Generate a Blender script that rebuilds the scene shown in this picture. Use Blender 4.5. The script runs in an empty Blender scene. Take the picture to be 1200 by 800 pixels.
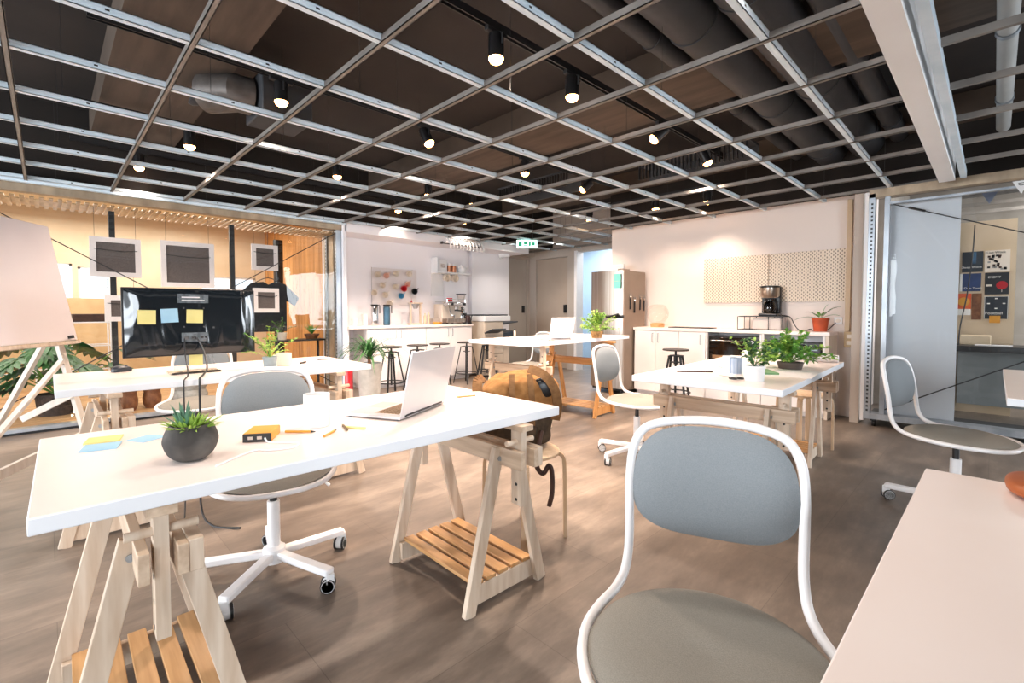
import bpy, bmesh, math, random
from mathutils import Vector, Matrix
R = math.radians
PI = math.pi
rnd = random.Random(7)
C = bpy.context.scene.collection

# ------------------------------------------------------------------ materials
def rgb(h):
    if isinstance(h, str):
        h = h.lstrip('#'); v = [int(h[i:i+2], 16)/255 for i in (0, 2, 4)]
        return tuple(((c+.055)/1.055)**2.4 if c > .04045 else c/12.92 for c in v)+(1,)
    return tuple(h)+(1,) if len(h) == 3 else tuple(h)
_m = {}
def mat(name, col, rough=.5, metal=0, col2=None, scale=8, stretch=(1, 1, 1), bump=0, spec=.5, emit=None, es=0, detail=4, trans=0, coat=0, lo=.35, hi=.65):
    if name in _m: return _m[name]
    m = bpy.data.materials.new(name); m.use_nodes = True
    nt = m.node_tree; b = nt.nodes['Principled BSDF']
    b.inputs['Base Color'].default_value = rgb(col)
    b.inputs['Roughness'].default_value = rough
    b.inputs['Metallic'].default_value = metal
    b.inputs['Specular IOR Level'].default_value = spec
    if coat: b.inputs['Coat Weight'].default_value = coat
    if trans: b.inputs['Transmission Weight'].default_value = trans
    if emit:
        b.inputs['Emission Color'].default_value = rgb(emit); b.inputs['Emission Strength'].default_value = es
    if col2 or bump:
        tc = nt.nodes.new('ShaderNodeTexCoord'); mp = nt.nodes.new('ShaderNodeMapping')
        mp.inputs['Scale'].default_value = stretch
        nz = nt.nodes.new('ShaderNodeTexNoise'); nz.inputs['Scale'].default_value = scale; nz.inputs['Detail'].default_value = detail
        nt.links.new(tc.outputs['Object'], mp.inputs['Vector']); nt.links.new(mp.outputs['Vector'], nz.inputs['Vector'])
        if col2:
            cr = nt.nodes.new('ShaderNodeValToRGB')
            cr.color_ramp.elements[0].position = lo; cr.color_ramp.elements[1].position = hi
            cr.color_ramp.elements[0].color = rgb(col); cr.color_ramp.elements[1].color = rgb(col2)
            nt.links.new(nz.outputs['Fac'], cr.inputs['Fac']); nt.links.new(cr.outputs['Color'], b.inputs['Base Color'])
        if bump:
            bp = nt.nodes.new('ShaderNodeBump'); bp.inputs['Strength'].default_value = bump; bp.inputs['Distance'].default_value = .01
            nt.links.new(nz.outputs['Fac'], bp.inputs['Height']); nt.links.new(bp.outputs['Normal'], b.inputs['Normal'])
    _m[name] = m; return m
def glassmat(name, tint=(1, 1, 1), refl=.12, rough=0.0, bumpy=False):
    m = bpy.data.materials.new(name); m.use_nodes = True; nt = m.node_tree; nt.nodes.clear()
    out = nt.nodes.new('ShaderNodeOutputMaterial'); mx = nt.nodes.new('ShaderNodeMixShader')
    tr = nt.nodes.new('ShaderNodeBsdfTransparent'); tr.inputs[0].default_value = rgb(tint)
    gl = nt.nodes.new('ShaderNodeBsdfGlossy'); gl.inputs['Roughness'].default_value = rough
    fr = nt.nodes.new('ShaderNodeFresnel'); fr.inputs[0].default_value = 1.45
    mul = nt.nodes.new('ShaderNodeMath'); mul.operation = 'MULTIPLY_ADD'; mul.inputs[1].default_value = refl*2.2; mul.inputs[2].default_value = refl*.08
    mul.use_clamp = True
    nt.links.new(fr.outputs[0], mul.inputs[0]); nt.links.new(mul.outputs[0], mx.inputs[0])
    nt.links.new(tr.outputs[0], mx.inputs[1]); nt.links.new(gl.outputs[0], mx.inputs[2]); nt.links.new(mx.outputs[0], out.inputs[0])
    if bumpy:
        nz = nt.nodes.new('ShaderNodeTexNoise'); nz.inputs['Scale'].default_value = 1.6
        tc = nt.nodes.new('ShaderNodeTexCoord'); nt.links.new(tc.outputs['Object'], nz.inputs['Vector'])
        bp = nt.nodes.new('ShaderNodeBump'); bp.inputs['Strength'].default_value = .1; bp.inputs['Distance'].default_value = .02
        nt.links.new(nz.outputs['Fac'], bp.inputs['Height']); nt.links.new(bp.outputs[0], gl.inputs['Normal'])
    return m
def dotmat(name, col, dot, period=.04, rad=.18):
    """board with a staggered grid of punched slots (local x,z plane)"""
    m = bpy.data.materials.new(name); m.use_nodes = True; nt = m.node_tree; b = nt.nodes['Principled BSDF']; b.inputs['Roughness'].default_value = .5
    N = nt.nodes.new; L = nt.links.new
    tc = N('ShaderNodeTexCoord'); sp = N('ShaderNodeSeparateXYZ'); L(tc.outputs['Object'], sp.inputs[0])
    def M(op, a, bb=None, cc=None):
        n = N('ShaderNodeMath'); n.operation = op
        for i, v in enumerate((a, bb, cc)):
            if v is None: continue
            if isinstance(v, (int, float)): n.inputs[i].default_value = v
            else: L(v, n.inputs[i])
        return n.outputs[0]
    u = M('DIVIDE', sp.outputs[0], period); v = M('DIVIDE', sp.outputs[2], period)
    def cell(du, dv):
        a = M('SUBTRACT', M('FRACT', M('ADD', u, 100+du)), .5); c = M('SUBTRACT', M('FRACT', M('ADD', v, 100+dv)), .5)
        c = M('MULTIPLY', c, .6)
        return M('SQRT', M('ADD', M('MULTIPLY', a, a), M('MULTIPLY', c, c)))
    d = M('MINIMUM', cell(0, 0), cell(.5, .5)); f = M('LESS_THAN', d, rad)
    mx = N('ShaderNodeMix'); mx.data_type = 'RGBA'; L(f, mx.inputs[0]); mx.inputs[6].default_value = rgb(col); mx.inputs[7].default_value = rgb(dot)
    L(mx.outputs[2], b.inputs['Base Color'])
    return m

M_WALL = mat('wall_paint', '#f4f2f6', .6, bump=.03, scale=60)
M_WALLB = mat('wall_paint_warm_lit', '#ece0d8', .6, bump=.03, scale=60)  # same white as the left wall, with warm lamp light put into the colour
M_WALLG = mat('wall_grey', '#b9ada2', .6, bump=.03, scale=40)
M_LAM = mat('laminate_warm_lit', '#f6e8e1', .28, col2='#f4e4dc', scale=3)  # white laminate, peach glow of the warm spots put into its colour
M_LAMB = mat('laminate_edge_daylit', '#eef0f4', .35, col2='#e9edf2', scale=4)  # same laminate at the edges, bluish daylight put into the colour
M_CAB = mat('cabinet_white', '#f0ebea', .4, col2='#ece6e4', scale=2)
M_WMET = mat('white_powder_coat', '#f1efef', .35, col2='#ebe9e9', scale=5)
M_WPLA = mat('white_plastic', '#efefef', .4, col2='#e9e9e9', scale=5)
M_BIRCH = mat('birch_wood', '#dfcdb9', .5, col2='#cab29a', scale=6, stretch=(6, 6, .6), bump=.05)
M_BIRCHY = mat('birch_beam', '#d8c1a8', .5, col2='#bfa58c', scale=6, stretch=(6, .5, 6), bump=.05)
M_SLAT = mat('pine_slat', '#d3a471', .45, col2='#b98a56', scale=5, stretch=(8, .5, 8), bump=.05)
M_PINE = mat('orange_pine', '#d39a5c', .45, col2='#bd8145', scale=6, stretch=(6, 6, .6), bump=.05)
M_PINEY = mat('orange_pine_beam', '#d39a5c', .45, col2='#bd8145', scale=6, stretch=(6, .6, 6), bump=.05)
M_BENT = mat('bent_birch', '#dcc0a0', .45, col2='#caa884', scale=8, stretch=(5, 5, .7))
M_FAB = mat('grey_fabric', '#8d9295', .95, col2='#83898d', scale=420, bump=.2, spec=.2, detail=2)
M_FABS = mat('seat_fabric_warm_lit', '#949087', .95, col2='#89857d', scale=420, bump=.2, spec=.2, detail=2)  # same fabric as the backrest, warm light put into its tint
M_BLK = mat('black_metal', '#1b1b1d', .45, col2='#242426', scale=6)
M_BLKP = mat('black_plastic', '#121214', .35, col2='#1a1a1c', scale=6)
M_DKW = mat('dark_seat', '#2a2421', .5, col2='#352c28', scale=12)
M_STEEL = mat('stainless', '#b8ada2', .28, 1, col2='#a2958a', scale=3, stretch=(14, 14, .3))
M_STEELD = mat('fridge_side', '#9c8b7c', .5, .3, col2='#8f7f71', scale=3)
M_GALV = mat('galvanised', '#b9bfc6', .38, .75, col2='#9aa2aa', scale=7, stretch=(1, 1, .4))
M_GALVW = mat('galvanised_warm', '#b7a48c', .4, .6, col2='#93826e', scale=7, stretch=(1, 1, .4))
M_BARX = mat('ceiling_bar_lit', '#e2f0fa', .35, .0, col2='#cfe2ee', scale=6)  # steel bars with bluish daylight painted into the colour
M_BARY = mat('ceiling_bar_shaded', '#8c8680', .5, .2, col2='#75706b', scale=6)  # same kind of bar, darkened in colour where less light falls
M_DECK = mat('dark_concrete', '#2b2421', .9, col2='#1f1a18', scale=1.6, bump=.2)
M_BEAM = mat('brown_concrete', '#54473c', .9, col2='#41352c', scale=2.2, stretch=(5, .6, 1), bump=.2)
M_DUCT = mat('dark_duct', '#2b2d31', .6, col2='#3a3c40', scale=3)
M_CHROME = mat('chrome', '#d8d8d8', .12, 1, col2='#cccccc', scale=3)
M_SILV = mat('laptop_silver', '#d3d2d4', .35, .35, col2='#cbcacd', scale=4)
M_LENS = mat('lamp_lens', '#fff0d8', .4, emit='#ffb46a', es=16)
M_YEL = mat('yellow_paper', '#e9dd92', .7, col2='#e2d588', scale=10)
M_BLUE = mat('blue_paper', '#a9cfe4', .7, col2='#9cc6dd', scale=10)
M_PAPER = mat('white_paper', '#f3efee', .7, col2='#ece8e6', scale=10)
M_TERRA = mat('terracotta', '#c4552f', .7, col2='#b04a28', scale=14)
M_SOIL = mat('soil', '#3a2a20', .95, col2='#24190f', scale=60, bump=.6)
M_LEAF = mat('leaf_green', '#4d8a35', .5, col2='#77ac46', scale=14)
M_LEAFD = mat('leaf_dark', '#27502a', .45, col2='#3f7438', scale=9)
M_LEAFY = mat('leaf_lime', '#8fb548', .5, col2='#b3cc66', scale=16)
M_CONC = mat('pale_concrete', '#a9a7a2', .85, col2='#8f8d88', scale=16, bump=.2)
M_BROWN = mat('brown_ceramic', '#8a5a38', .5, col2='#64391f', scale=18, bump=.3)
M_CREAM = mat('cream_ceramic', '#e9dccb', .35, col2='#e2d3c0', scale=5)
M_PINK = mat('pink_ceramic', '#e6b8a4', .35, col2='#deae98', scale=5)
M_RED = mat('red_enamel', '#c2202a', .3, col2='#b01a24', scale=5)
M_BLUEC = mat('blue_enamel', '#4d96b8', .35, col2='#438aac', scale=5)
M_COPPER = mat('copper', '#c98a68', .3, .7, col2='#ba7a58', scale=5)
M_ORANGE = mat('orange_case', '#e2a03c', .45, col2='#d8942f', scale=12)
M_CANV = mat('canvas_tan', '#a8794a', .9, col2='#8d6238', scale=26, bump=.5, spec=.2)
M_CANVD = mat('canvas_olive', '#5a4a3a', .9, col2='#43372c', scale=26, bump=.5, spec=.2)
M_BAND = mat('tan_webbing', '#86603a', .9, col2='#73502e', scale=40, bump=.3)
M_STRAP = mat('leather_strap', '#4a2e22', .6, col2='#38221a', scale=20)
M_WOODP = mat('plywood_panel', '#d59a5c', .5, col2='#b57a3e', scale=4, stretch=(4, 4, .3), bump=.05)
M_TAN = mat('tan_board', '#dfcbae', .65, col2='#d5bd9c', scale=2, bump=.04)
M_PALLET = mat('pallet_wood', '#c8a277', .7, col2='#a37c52', scale=5, stretch=(.6, 6, 6), bump=.15)
M_MESH = mat('frame_backing', '#6a5f5b', .85, col2='#5a504d', scale=120, bump=.2)
M_FRAME = mat('frame_white', '#efe4e0', .5, col2='#e8dcd8', scale=6)
M_PRINT = mat('copier_beige', '#cdbfae', .5, col2='#c4b5a3', scale=5)
M_NAVY = mat('dark_tray', '#2a333c', .45, col2='#222a33', scale=5)
M_GLASS = glassmat('clear_sheet', (.97, .98, .98), .12, 0, True)
M_ACRY = glassmat('clear_acrylic', (.93, .94, .94), .5)
M_VESSEL = glassmat('vessel_glass', (.985, .96, .94), .1)
M_CARAFE = glassmat('smoked_glass', (.35, .28, .24), .5)
M_TEAL = mat('teal_paper', '#72c2b6', .7, col2='#66b6aa', scale=8)
M_GREENC = mat('green_cover', '#6f9a6a', .6, col2='#648e60', scale=8)

def floor_mat():
    m = bpy.data.materials.new('vinyl_floor'); m.use_nodes = True; nt = m.node_tree; b = nt.nodes['Principled BSDF']; N = nt.nodes.new; L = nt.links.new
    tc = N('ShaderNodeTexCoord')
    mp = N('ShaderNodeMapping'); mp.inputs['Scale'].default_value = (.7, 2.6, 1); mp.inputs['Rotation'].default_value = (0, 0, R(90)); L(tc.outputs['Object'], mp.inputs[0])
    n1 = N('ShaderNodeTexNoise'); n1.inputs['Scale'].default_value = 2.6; n1.inputs['Detail'].default_value = 9; n1.inputs['Roughness'].default_value = .68; L(mp.outputs[0], n1.inputs[0])
    n2 = N('ShaderNodeTexNoise'); n2.inputs['Scale'].default_value = .8; n2.inputs['Detail'].default_value = 5; L(tc.outputs['Object'], n2.inputs[0])
    br = N('ShaderNodeTexBrick'); br.inputs['Scale'].default_value = 1; br.inputs['Brick Width'].default_value = 1.2; br.inputs['Row Height'].default_value = .6
    br.inputs['Mortar Size'].default_value = .0014; br.inputs['Color1'].default_value = (.46, .46, .46, 1); br.inputs['Color2'].default_value = (.56, .56, .56, 1); br.inputs['Mortar'].default_value = (.3, .3, .3, 1); L(tc.outputs['Object'], br.inputs[0])
    cr = N('ShaderNodeValToRGB'); e = cr.color_ramp.elements
    e[0].position = .3; e[0].color = rgb('#463e38'); e[1].position = .72; e[1].color = rgb('#a09183')
    x = e.new(.5); x.color = rgb('#73675d')
    ad = N('ShaderNodeMath'); ad.operation = 'MULTIPLY_ADD'; ad.inputs[1].default_value = .6; L(n1.outputs['Fac'], ad.inputs[0])
    ml = N('ShaderNodeMath'); ml.operation = 'MULTIPLY'; ml.inputs[1].default_value = .4; L(n2.outputs['Fac'], ml.inputs[0]); L(ml.outputs[0], ad.inputs[2])
    L(ad.outputs[0], cr.inputs[0])
    mx = N('ShaderNodeMix'); mx.data_type = 'RGBA'; mx.blend_type = 'OVERLAY'; mx.inputs[0].default_value = .8; L(cr.outputs[0], mx.inputs[6]); L(br.outputs['Color'], mx.inputs[7])
    L(mx.outputs[2], b.inputs['Base Color'])
    rr = N('ShaderNodeMapRange'); rr.inputs[3].default_value = .3; rr.inputs[4].default_value = .5; L(n1.outputs['Fac'], rr.inputs[0]); L(rr.outputs[0], b.inputs['Roughness'])
    bp = N('ShaderNodeBump'); bp.inputs['Strength'].default_value = .06; L(n1.outputs['Fac'], bp.inputs['Height']); L(bp.outputs[0], b.inputs['Normal'])
    b.inputs['Specular IOR Level'].default_value = .4
    return m
M_FLOOR = floor_mat()
def tvmat():
    m = bpy.data.materials.new('glossy_black_film'); m.use_nodes = True; nt = m.node_tree; b = nt.nodes['Principled BSDF']; N = nt.nodes.new; L = nt.links.new
    b.inputs['Base Color'].default_value = (.008, .012, .016, 1); b.inputs['Roughness'].default_value = .1; b.inputs['Specular IOR Level'].default_value = .6
    b.inputs['Coat Weight'].default_value = .2; b.inputs['Coat Roughness'].default_value = .03
    tc = N('ShaderNodeTexCoord'); nz = N('ShaderNodeTexNoise'); nz.inputs['Scale'].default_value = 3; nz.inputs['Distortion'].default_value = 1.2; nz.inputs['Detail'].default_value = 1
    mp = N('ShaderNodeMapping'); mp.inputs['Scale'].default_value = (2, 1, .6); L(tc.outputs['Object'], mp.inputs[0]); L(mp.outputs[0], nz.inputs[0])
    bp = N('ShaderNodeBump'); bp.inputs['Strength'].default_value = .5; bp.inputs['Distance'].default_value = .05; L(nz.outputs['Fac'], bp.inputs['Height']); L(bp.outputs[0], b.inputs['Normal'])
    return m
M_TV = tvmat()

# ------------------------------------------------------------------ mesh builder
class MB:
    def __init__(s): s.v = []; s.f = []; s.mi = []; s.m = 0
    def add(s, vs, fs, mi=None):
        o = len(s.v); s.v += [tuple(v) for v in vs]; s.f += [tuple(i+o for i in f) for f in fs]; s.mi += [s.m if mi is None else mi]*len(fs); return s
    def box(s, x0, y0, z0, x1, y1, z1, mi=None):
        vs = [(x0, y0, z0), (x1, y0, z0), (x1, y1, z0), (x0, y1, z0), (x0, y0, z1), (x1, y0, z1), (x1, y1, z1), (x0, y1, z1)]
        return s.add(vs, [(0, 3, 2, 1), (4, 5, 6, 7), (0, 1, 5, 4), (1, 2, 6, 5), (2, 3, 7, 6), (3, 0, 4, 7)], mi)
    def cbox(s, c, d, mi=None): return s.box(c[0]-d[0]/2, c[1]-d[1]/2, c[2]-d[2]/2, c[0]+d[0]/2, c[1]+d[1]/2, c[2]+d[2]/2, mi)
    def xbox(s, mtx, d, mi=None):
        o = len(s.v); s.cbox((0, 0, 0), d, mi)
        for i in range(o, len(s.v)): s.v[i] = tuple(mtx @ Vector(s.v[i]))
        return s
    def bar(s, p0, p1, w, h, up=(0, 0, 1), mi=None):
        p0, p1 = Vector(p0), Vector(p1); d = (p1-p0).normalized(); u = Vector(up)
        if abs(d.dot(u)) > .98: u = Vector((0, 1, 0))
        r = d.cross(u).normalized(); u = r.cross(d)
        vs = [p+r*a*w/2+u*b*h/2 for p in (p0, p1) for a, b in ((-1, -1), (1, -1), (1, 1), (-1, 1))]
        return s.add(vs, [(3, 2, 1, 0), (4, 5, 6, 7), (0, 1, 5, 4), (1, 2, 6, 5), (2, 3, 7, 6), (3, 0, 4, 7)], mi)
    def tube(s, pts, r, n=8, closed=False, mi=None):
        pts = [Vector(p) for p in pts]; k = len(pts); rs = r if isinstance(r, (list, tuple)) else [r]*k
        vs = []; prev = None
        for i, p in enumerate(pts):
            a = pts[(i-1) % k] if (closed or i > 0) else p; b = pts[(i+1) % k] if (closed or i < k-1) else p
            t = (b-a).normalized()
            if prev is None:
                u = Vector((0, 0, 1)) if abs(t.z) < .9 else Vector((1, 0, 0)); u = (u-t*u.dot(t)).normalized()
            else:
                u = prev-t*prev.dot(t); u = u.normalized() if u.length > 1e-6 else prev
            prev = u; w = t.cross(u)
            vs += [p+(u*math.cos(2*PI*j/n)+w*math.sin(2*PI*j/n))*rs[i] for j in range(n)]
        fs = []
        for i in range(k if closed else k-1):
            for j in range(n):
                a = i*n+j; b = i*n+(j+1) % n; c = ((i+1) % k)*n+(j+1) % n; d = ((i+1) % k)*n+j
                fs.append((a, b, c, d))
        if not closed: fs += [tuple(reversed(range(n))), tuple(range((k-1)*n, k*n))]
        return s.add(vs, fs, mi)
    def lathe(s, prof, n=24, c=(0, 0, 0), mtx=None, mi=None):
        vs = []; fs = []
        for (r, z) in prof:
            for j in range(n):
                p = Vector((max(r, 1e-4)*math.cos(2*PI*j/n), max(r, 1e-4)*math.sin(2*PI*j/n), z))
                if mtx: p = mtx @ p
                vs.append(p+Vector(c))
        for i in range(len(prof)-1):
            for j in range(n): fs.append((i*n+j, i*n+(j+1) % n, (i+1)*n+(j+1) % n, (i+1)*n+j))
        fs += [tuple(reversed(range(n))), tuple(range((len(prof)-1)*n, len(prof)*n))]
        return s.add(vs, fs, mi)
    def cyl(s, p0, p1, r, n=16, mi=None): return s.tube([p0, p1], r, n, mi=mi)
    def grid(s, fn, nu, nv, mi=None):
        vs = [fn(i/nu, j/nv) for j in range(nv+1) for i in range(nu+1)]
        fs = [(j*(nu+1)+i, j*(nu+1)+i+1, (j+1)*(nu+1)+i+1, (j+1)*(nu+1)+i) for j in range(nv) for i in range(nu)]
        return s.add(vs, fs, mi)
    def prism(s, poly, z0, z1, mtx=None, mi=None):
        n = len(poly); vs = [Vector((x, y, z0)) for x, y in poly]+[Vector((x, y, z1)) for x, y in poly]
        if mtx: vs = [mtx @ v for v in vs]
        return s.add(vs, [tuple(reversed(range(n))), tuple(range(n, 2*n))]+[(i, (i+1) % n, n+(i+1) % n, n+i) for i in range(n)], mi)
    def leaf(s, base, d, up, L, W, droop=.3, n=5, mi=None, fold=.15, tip=.0):
        base = Vector(base); d = Vector(d).normalized(); up = Vector(up); r = d.cross(up)
        r = r.normalized() if r.length > 1e-5 else Vector((1, 0, 0)); u = r.cross(d).normalized()
        vs = []
        for i in range(n+1):
            t = i/n; w = W*.5*(math.sin(PI*min(1, t*.9+.1))**.8 if tip == 0 else (1-t)**tip*min(1, .4+t*4))
            p = base+d*L*t-Vector((0, 0, 1))*droop*L*t*t
            vs += [p-r*w+u*w*fold*2, p, p+r*w+u*w*fold*2]
        fs = []
        for i in range(n):
            a = i*3; fs += [(a, a+1, a+4, a+3), (a+1, a+2, a+5, a+4)]
        return s.add(vs, fs, mi)
    def blob(s, c, rad, e=1.0, n=16, m=10, fn=None, mi=None):
        vs = []
        def sp(x): return math.copysign(abs(x)**e, x)
        for j in range(m+1):
            th = -PI/2+PI*j/m
            for i in range(n):
                ph = 2*PI*i/n
                p = Vector((sp(math.cos(th))*sp(math.cos(ph))*rad[0], sp(math.cos(th))*sp(math.sin(ph))*rad[1], sp(math.sin(th))*rad[2]))
                if fn: p = Vector(fn(p))
                vs.append(p+Vector(c))
        fs = [(j*n+i, j*n+(i+1) % n, (j+1)*n+(i+1) % n, (j+1)*n+i) for j in range(m) for i in range(n)]
        return s.add(vs, fs, mi)
    def build(s, name, mats, parent=None, bevel=0, smooth=True, loc=None, rot=None, subsurf=0, angle=40, label=None):
        me = bpy.data.meshes.new(name); me.from_pydata(s.v, [], s.f)
        for m in (mats if isinstance(mats, (list, tuple)) else [mats]): me.materials.append(m)
        me.polygons.foreach_set('material_index', s.mi)
        bm = bmesh.new(); bm.from_mesh(me); bmesh.ops.remove_doubles(bm, verts=bm.verts, dist=2e-5)
        bmesh.ops.recalc_face_normals(bm, faces=bm.faces); bm.to_mesh(me); bm.free()
        if smooth:
            me.polygons.foreach_set('use_smooth', [True]*len(me.polygons)); me.set_sharp_from_angle(angle=R(angle))
        o = bpy.data.objects.new(name, me); C.objects.link(o)
        if parent: o.parent = parent
        if loc: o.location = loc
        if rot: o.rotation_euler = rot
        if bevel:
            b = o.modifiers.new('bevel', 'BEVEL'); b.width = bevel; b.segments = 2; b.limit_method = 'ANGLE'; b.angle_limit = R(50)
        if subsurf:
            b = o.modifiers.new('subsurf', 'SUBSURF'); b.levels = subsurf; b.render_levels = subsurf
        if label: o['label'] = label
        return o
def tag(o, label, cat, group=None):
    o['label'] = label; o['category'] = cat
    if group: o['group'] = group
    return o
def struct(o): o['kind'] = 'structure'; return o
def thing(name, label, cat, loc=(0, 0, 0), rz=0, group=None):
    o = bpy.data.objects.new(name, None); C.objects.link(o); o.empty_display_size = .1
    o.location = loc; o.rotation_euler = (0, 0, rz); return tag(o, label, cat, group)
def kids(o): return [c for c in bpy.data.objects if c.parent == o]
def dup(root, loc, rz, label, group=None, scale=None):
    r = root.copy(); C.objects.link(r); r.location = loc; r.rotation_euler = (0, 0, rz); r['label'] = label
    if group: r['group'] = group
    if scale: r.scale = scale
    for ch in kids(root):
        c = ch.copy(); C.objects.link(c); c.parent = r
        for g in kids(ch):
            d = g.copy(); C.objects.link(d); d.parent = c
    return r
def text(name, body, size, m, parent, mtx, align='LEFT', ext=.0006):
    cu = bpy.data.curves.new(name, 'FONT'); cu.body = body; cu.size = size; cu.align_x = align; cu.extrude = ext
    o = bpy.data.objects.new(name, cu); C.objects.link(o)
    dg = bpy.context.evaluated_depsgraph_get(); me = bpy.data.meshes.new_from_object(o.evaluated_get(dg))
    bpy.data.objects.remove(o); me.transform(mtx); me.materials.clear(); me.materials.append(m)
    q = bpy.data.objects.new(name, me); C.objects.link(q); q.parent = parent; return q
def catmull(pts, k=6, closed=False):
    pts = [Vector(p) for p in pts]; n = len(pts); out = []
    for i in range(n if closed else n-1):
        g = lambda j: pts[j % n] if closed else pts[max(0, min(n-1, j))]
        a, b, c, d = g(i-1), g(i), g(i+1), g(i+2)
        for q in range(k):
            t = q/k; out.append(.5*((2*b)+(c-a)*t+(2*a-5*b+4*c-d)*t*t+(3*b-a-3*c+d)*t**3))
    if not closed: out.append(pts[-1])
    return out

exec_order = None
# ------------------------------------------------------------------ room shell
ZC = 2.34
struct(MB().box(-9, -9, -.12, 14, 13, 0).build('floor', M_FLOOR, smooth=False))
struct(MB().box(-5, -5, 3.1, 11, 12, 3.3).build('ceiling', M_DECK, smooth=False))
# left wall (kitchen side): recessed white wall, soffit above
struct(MB().box(2.95, 6.75, 0, 5.48, 6.95, 3.1).box(5.48, 6.83, 0, 5.6, 6.95, 3.1).box(5.6, 6.75, 0, 6.55, 6.95, 3.1).build('wall_left', M_WALL, smooth=False))
struct(MB().box(2.95, 6.26, 2.235, 6.6, 6.75, 2.36).build('trim_1', M_WALL, smooth=False))
struct(MB().box(2.92, 6.26, 0, 2.965, 6.95, 2.36).build('trim_2', M_WALL, smooth=False))
# wall past the end, with the first grey door
w = MB().box(6.55, 6.9, 2.22, 7.3, 7.05, 3.1).box(7.22, 6.9, 0, 7.3, 7.05, 2.22).box(6.55, 6.9, 0, 6.66, 7.05, 2.22).box(6.5, 6.75, 2.27, 7.3, 6.9, 3.1)
struct(w.build('wall_passage', M_WALLG, smooth=False))
d1 = struct(MB().box(6.66, 6.93, .005, 7.22, 6.98, 2.215).build('door_1', mat('door_grey', '#bcb3a9', .5, col2='#b5aca2', scale=2), smooth=False, bevel=.004))
MB().cbox((7.13, 6.92, 1.18), (.07, .025, .15)).cbox((7.13, 6.905, 1.15), (.03, .03, .05)).build('door_lock', M_BLKP, d1, bevel=.005)
# far wall (X = 7.3) with second door and a doorway
w = MB().box(7.3, 6.72, 0, 7.45, 7.05, 3.1).box(7.3, 5.88, 2.21, 7.45, 6.72, 3.1).box(7.3, 5.68, 0, 7.45, 5.88, 3.1).box(7.3, 4.0, 2.28, 7.45, 5.68, 3.1)
struct(w.build('wall_far', M_WALLG, smooth=False))
d2 = struct(MB().box(7.34, 5.88, .005, 7.39, 6.72, 2.205).build('door_2', mat('door_taupe', '#b8a797', .5, col2='#b2a090', scale=2), smooth=False, bevel=.004))
MB().cbox((7.325, 5.95, 1.19), (.03, .08, .16)).cbox((7.31, 5.95, 1.16), (.03, .03, .05)).build('door_lock', M_BLKP, d2, bevel=.005)
struct(MB().box(7.27, 5.63, 0, 7.47, 5.69, 2.3).build('trim_3', M_WMET, smooth=False))
# bright blue room through the doorway
struct(MB().box(9.4, 3.2, 0, 9.5, 9, 2.0).box(9.4, 6.1, 2.0, 9.5, 9, 3.1).box(7.45, 7.05, 0, 9.5, 7.15, 3.1).build('wall_blue', mat('blue_wall', '#cde1f3', .6, col2='#c6dbee', scale=2), smooth=False))
struct(MB().box(9.44, 5.32, 2.0, 9.48, 5.4, 3.0).box(9.44, 3.2, 2.0, 9.48, 6.1, 2.05).build('window_1', M_WMET, smooth=False))
# right wall with pegboard
struct(MB().box(6.2, 1.03, 0, 7.3, 4.13, 3.1).build('wall_right', M_WALLB, smooth=False))
struct(MB().box(6.155, 1.09, .93, 6.2, 1.135, ZC).build('trim_4', mat('cable_trunking', '#d8c0a0', .5, col2='#d0b896', scale=4), smooth=False, bevel=.004))
sk = thing('socket_box', 'beige wall socket box at the foot of the cable trunking beside the right hand counter', 'socket', (6.17, 1.085, .84))
MB().cbox((0, 0, 0), (.06, .1, .17)).build('housing', mat('beige_plastic', '#cdb38c', .5, col2='#c5aa82', scale=6), sk, bevel=.006)
for dz in (-.035, .035): MB().cbox((-.032, 0, dz), (.006, .05, .04)).build('socket', M_CREAM, sk, bevel=.002)
sk2 = thing('wall_socket', 'small white wall socket behind the terracotta pot on the right wall', 'socket', (6.195, 1.2, 1.04))
MB().cbox((0, 0, 0), (.012, .08, .08)).build('plate', M_WPLA, sk2, bevel=.003); MB().cyl((-.006, 0, 0), (-.009, 0, 0), .022).build('outlet', M_CREAM, sk2)
struct(MB().box(5.92, .955, 0, 6.2, 1.03, ZC).build('trim_5', M_WALLG, smooth=False))
# exposed concrete beams and the big white beam
for i, (x0, x1, z) in enumerate([(-2.6, -2.0, 2.85), (.35, 1.0, 2.85), (3.3, 3.95, 2.85), (5.9, 6.3, 2.9)]):
    struct(MB().box(x0, -4, z, x1, 6.75, 3.1).build('trim_%d' % (6+i), M_BEAM, smooth=False))
struct(MB().box(-4, .27, 2.28, 5.66, .375, 2.75).build('trim_10', mat('white_beam', '#f2f1f0', .5, col2='#eceae9', scale=2), smooth=False))
struct(MB().box(-4, .2, 2.3, 5.7, .24, 2.36).build('trim_11', M_BARX, smooth=False))
tn = 12
def hang(mb, x, y): mb.cyl((x, y, ZC+.03), (x, y, 3.1), .0013, 5, mi=1)
ys = [.74+.603*k for k in range(10)]+[-.46, -1.06]
xs = [.5+.6*k for k in range(-4, 12)]
for i, y in enumerate(ys):
    mb = MB(); x1 = 6.15 if y < 4.13 else 7.3
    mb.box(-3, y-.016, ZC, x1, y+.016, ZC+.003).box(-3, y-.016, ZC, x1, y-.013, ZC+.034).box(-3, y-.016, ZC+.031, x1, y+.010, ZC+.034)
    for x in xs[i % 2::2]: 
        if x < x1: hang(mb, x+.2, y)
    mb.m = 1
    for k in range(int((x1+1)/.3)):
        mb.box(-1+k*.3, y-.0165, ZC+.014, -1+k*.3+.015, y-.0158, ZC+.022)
    struct(mb.build('trim_%d' % tn, [M_BARX, M_BLK], smooth=False)); tn += 1
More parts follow.
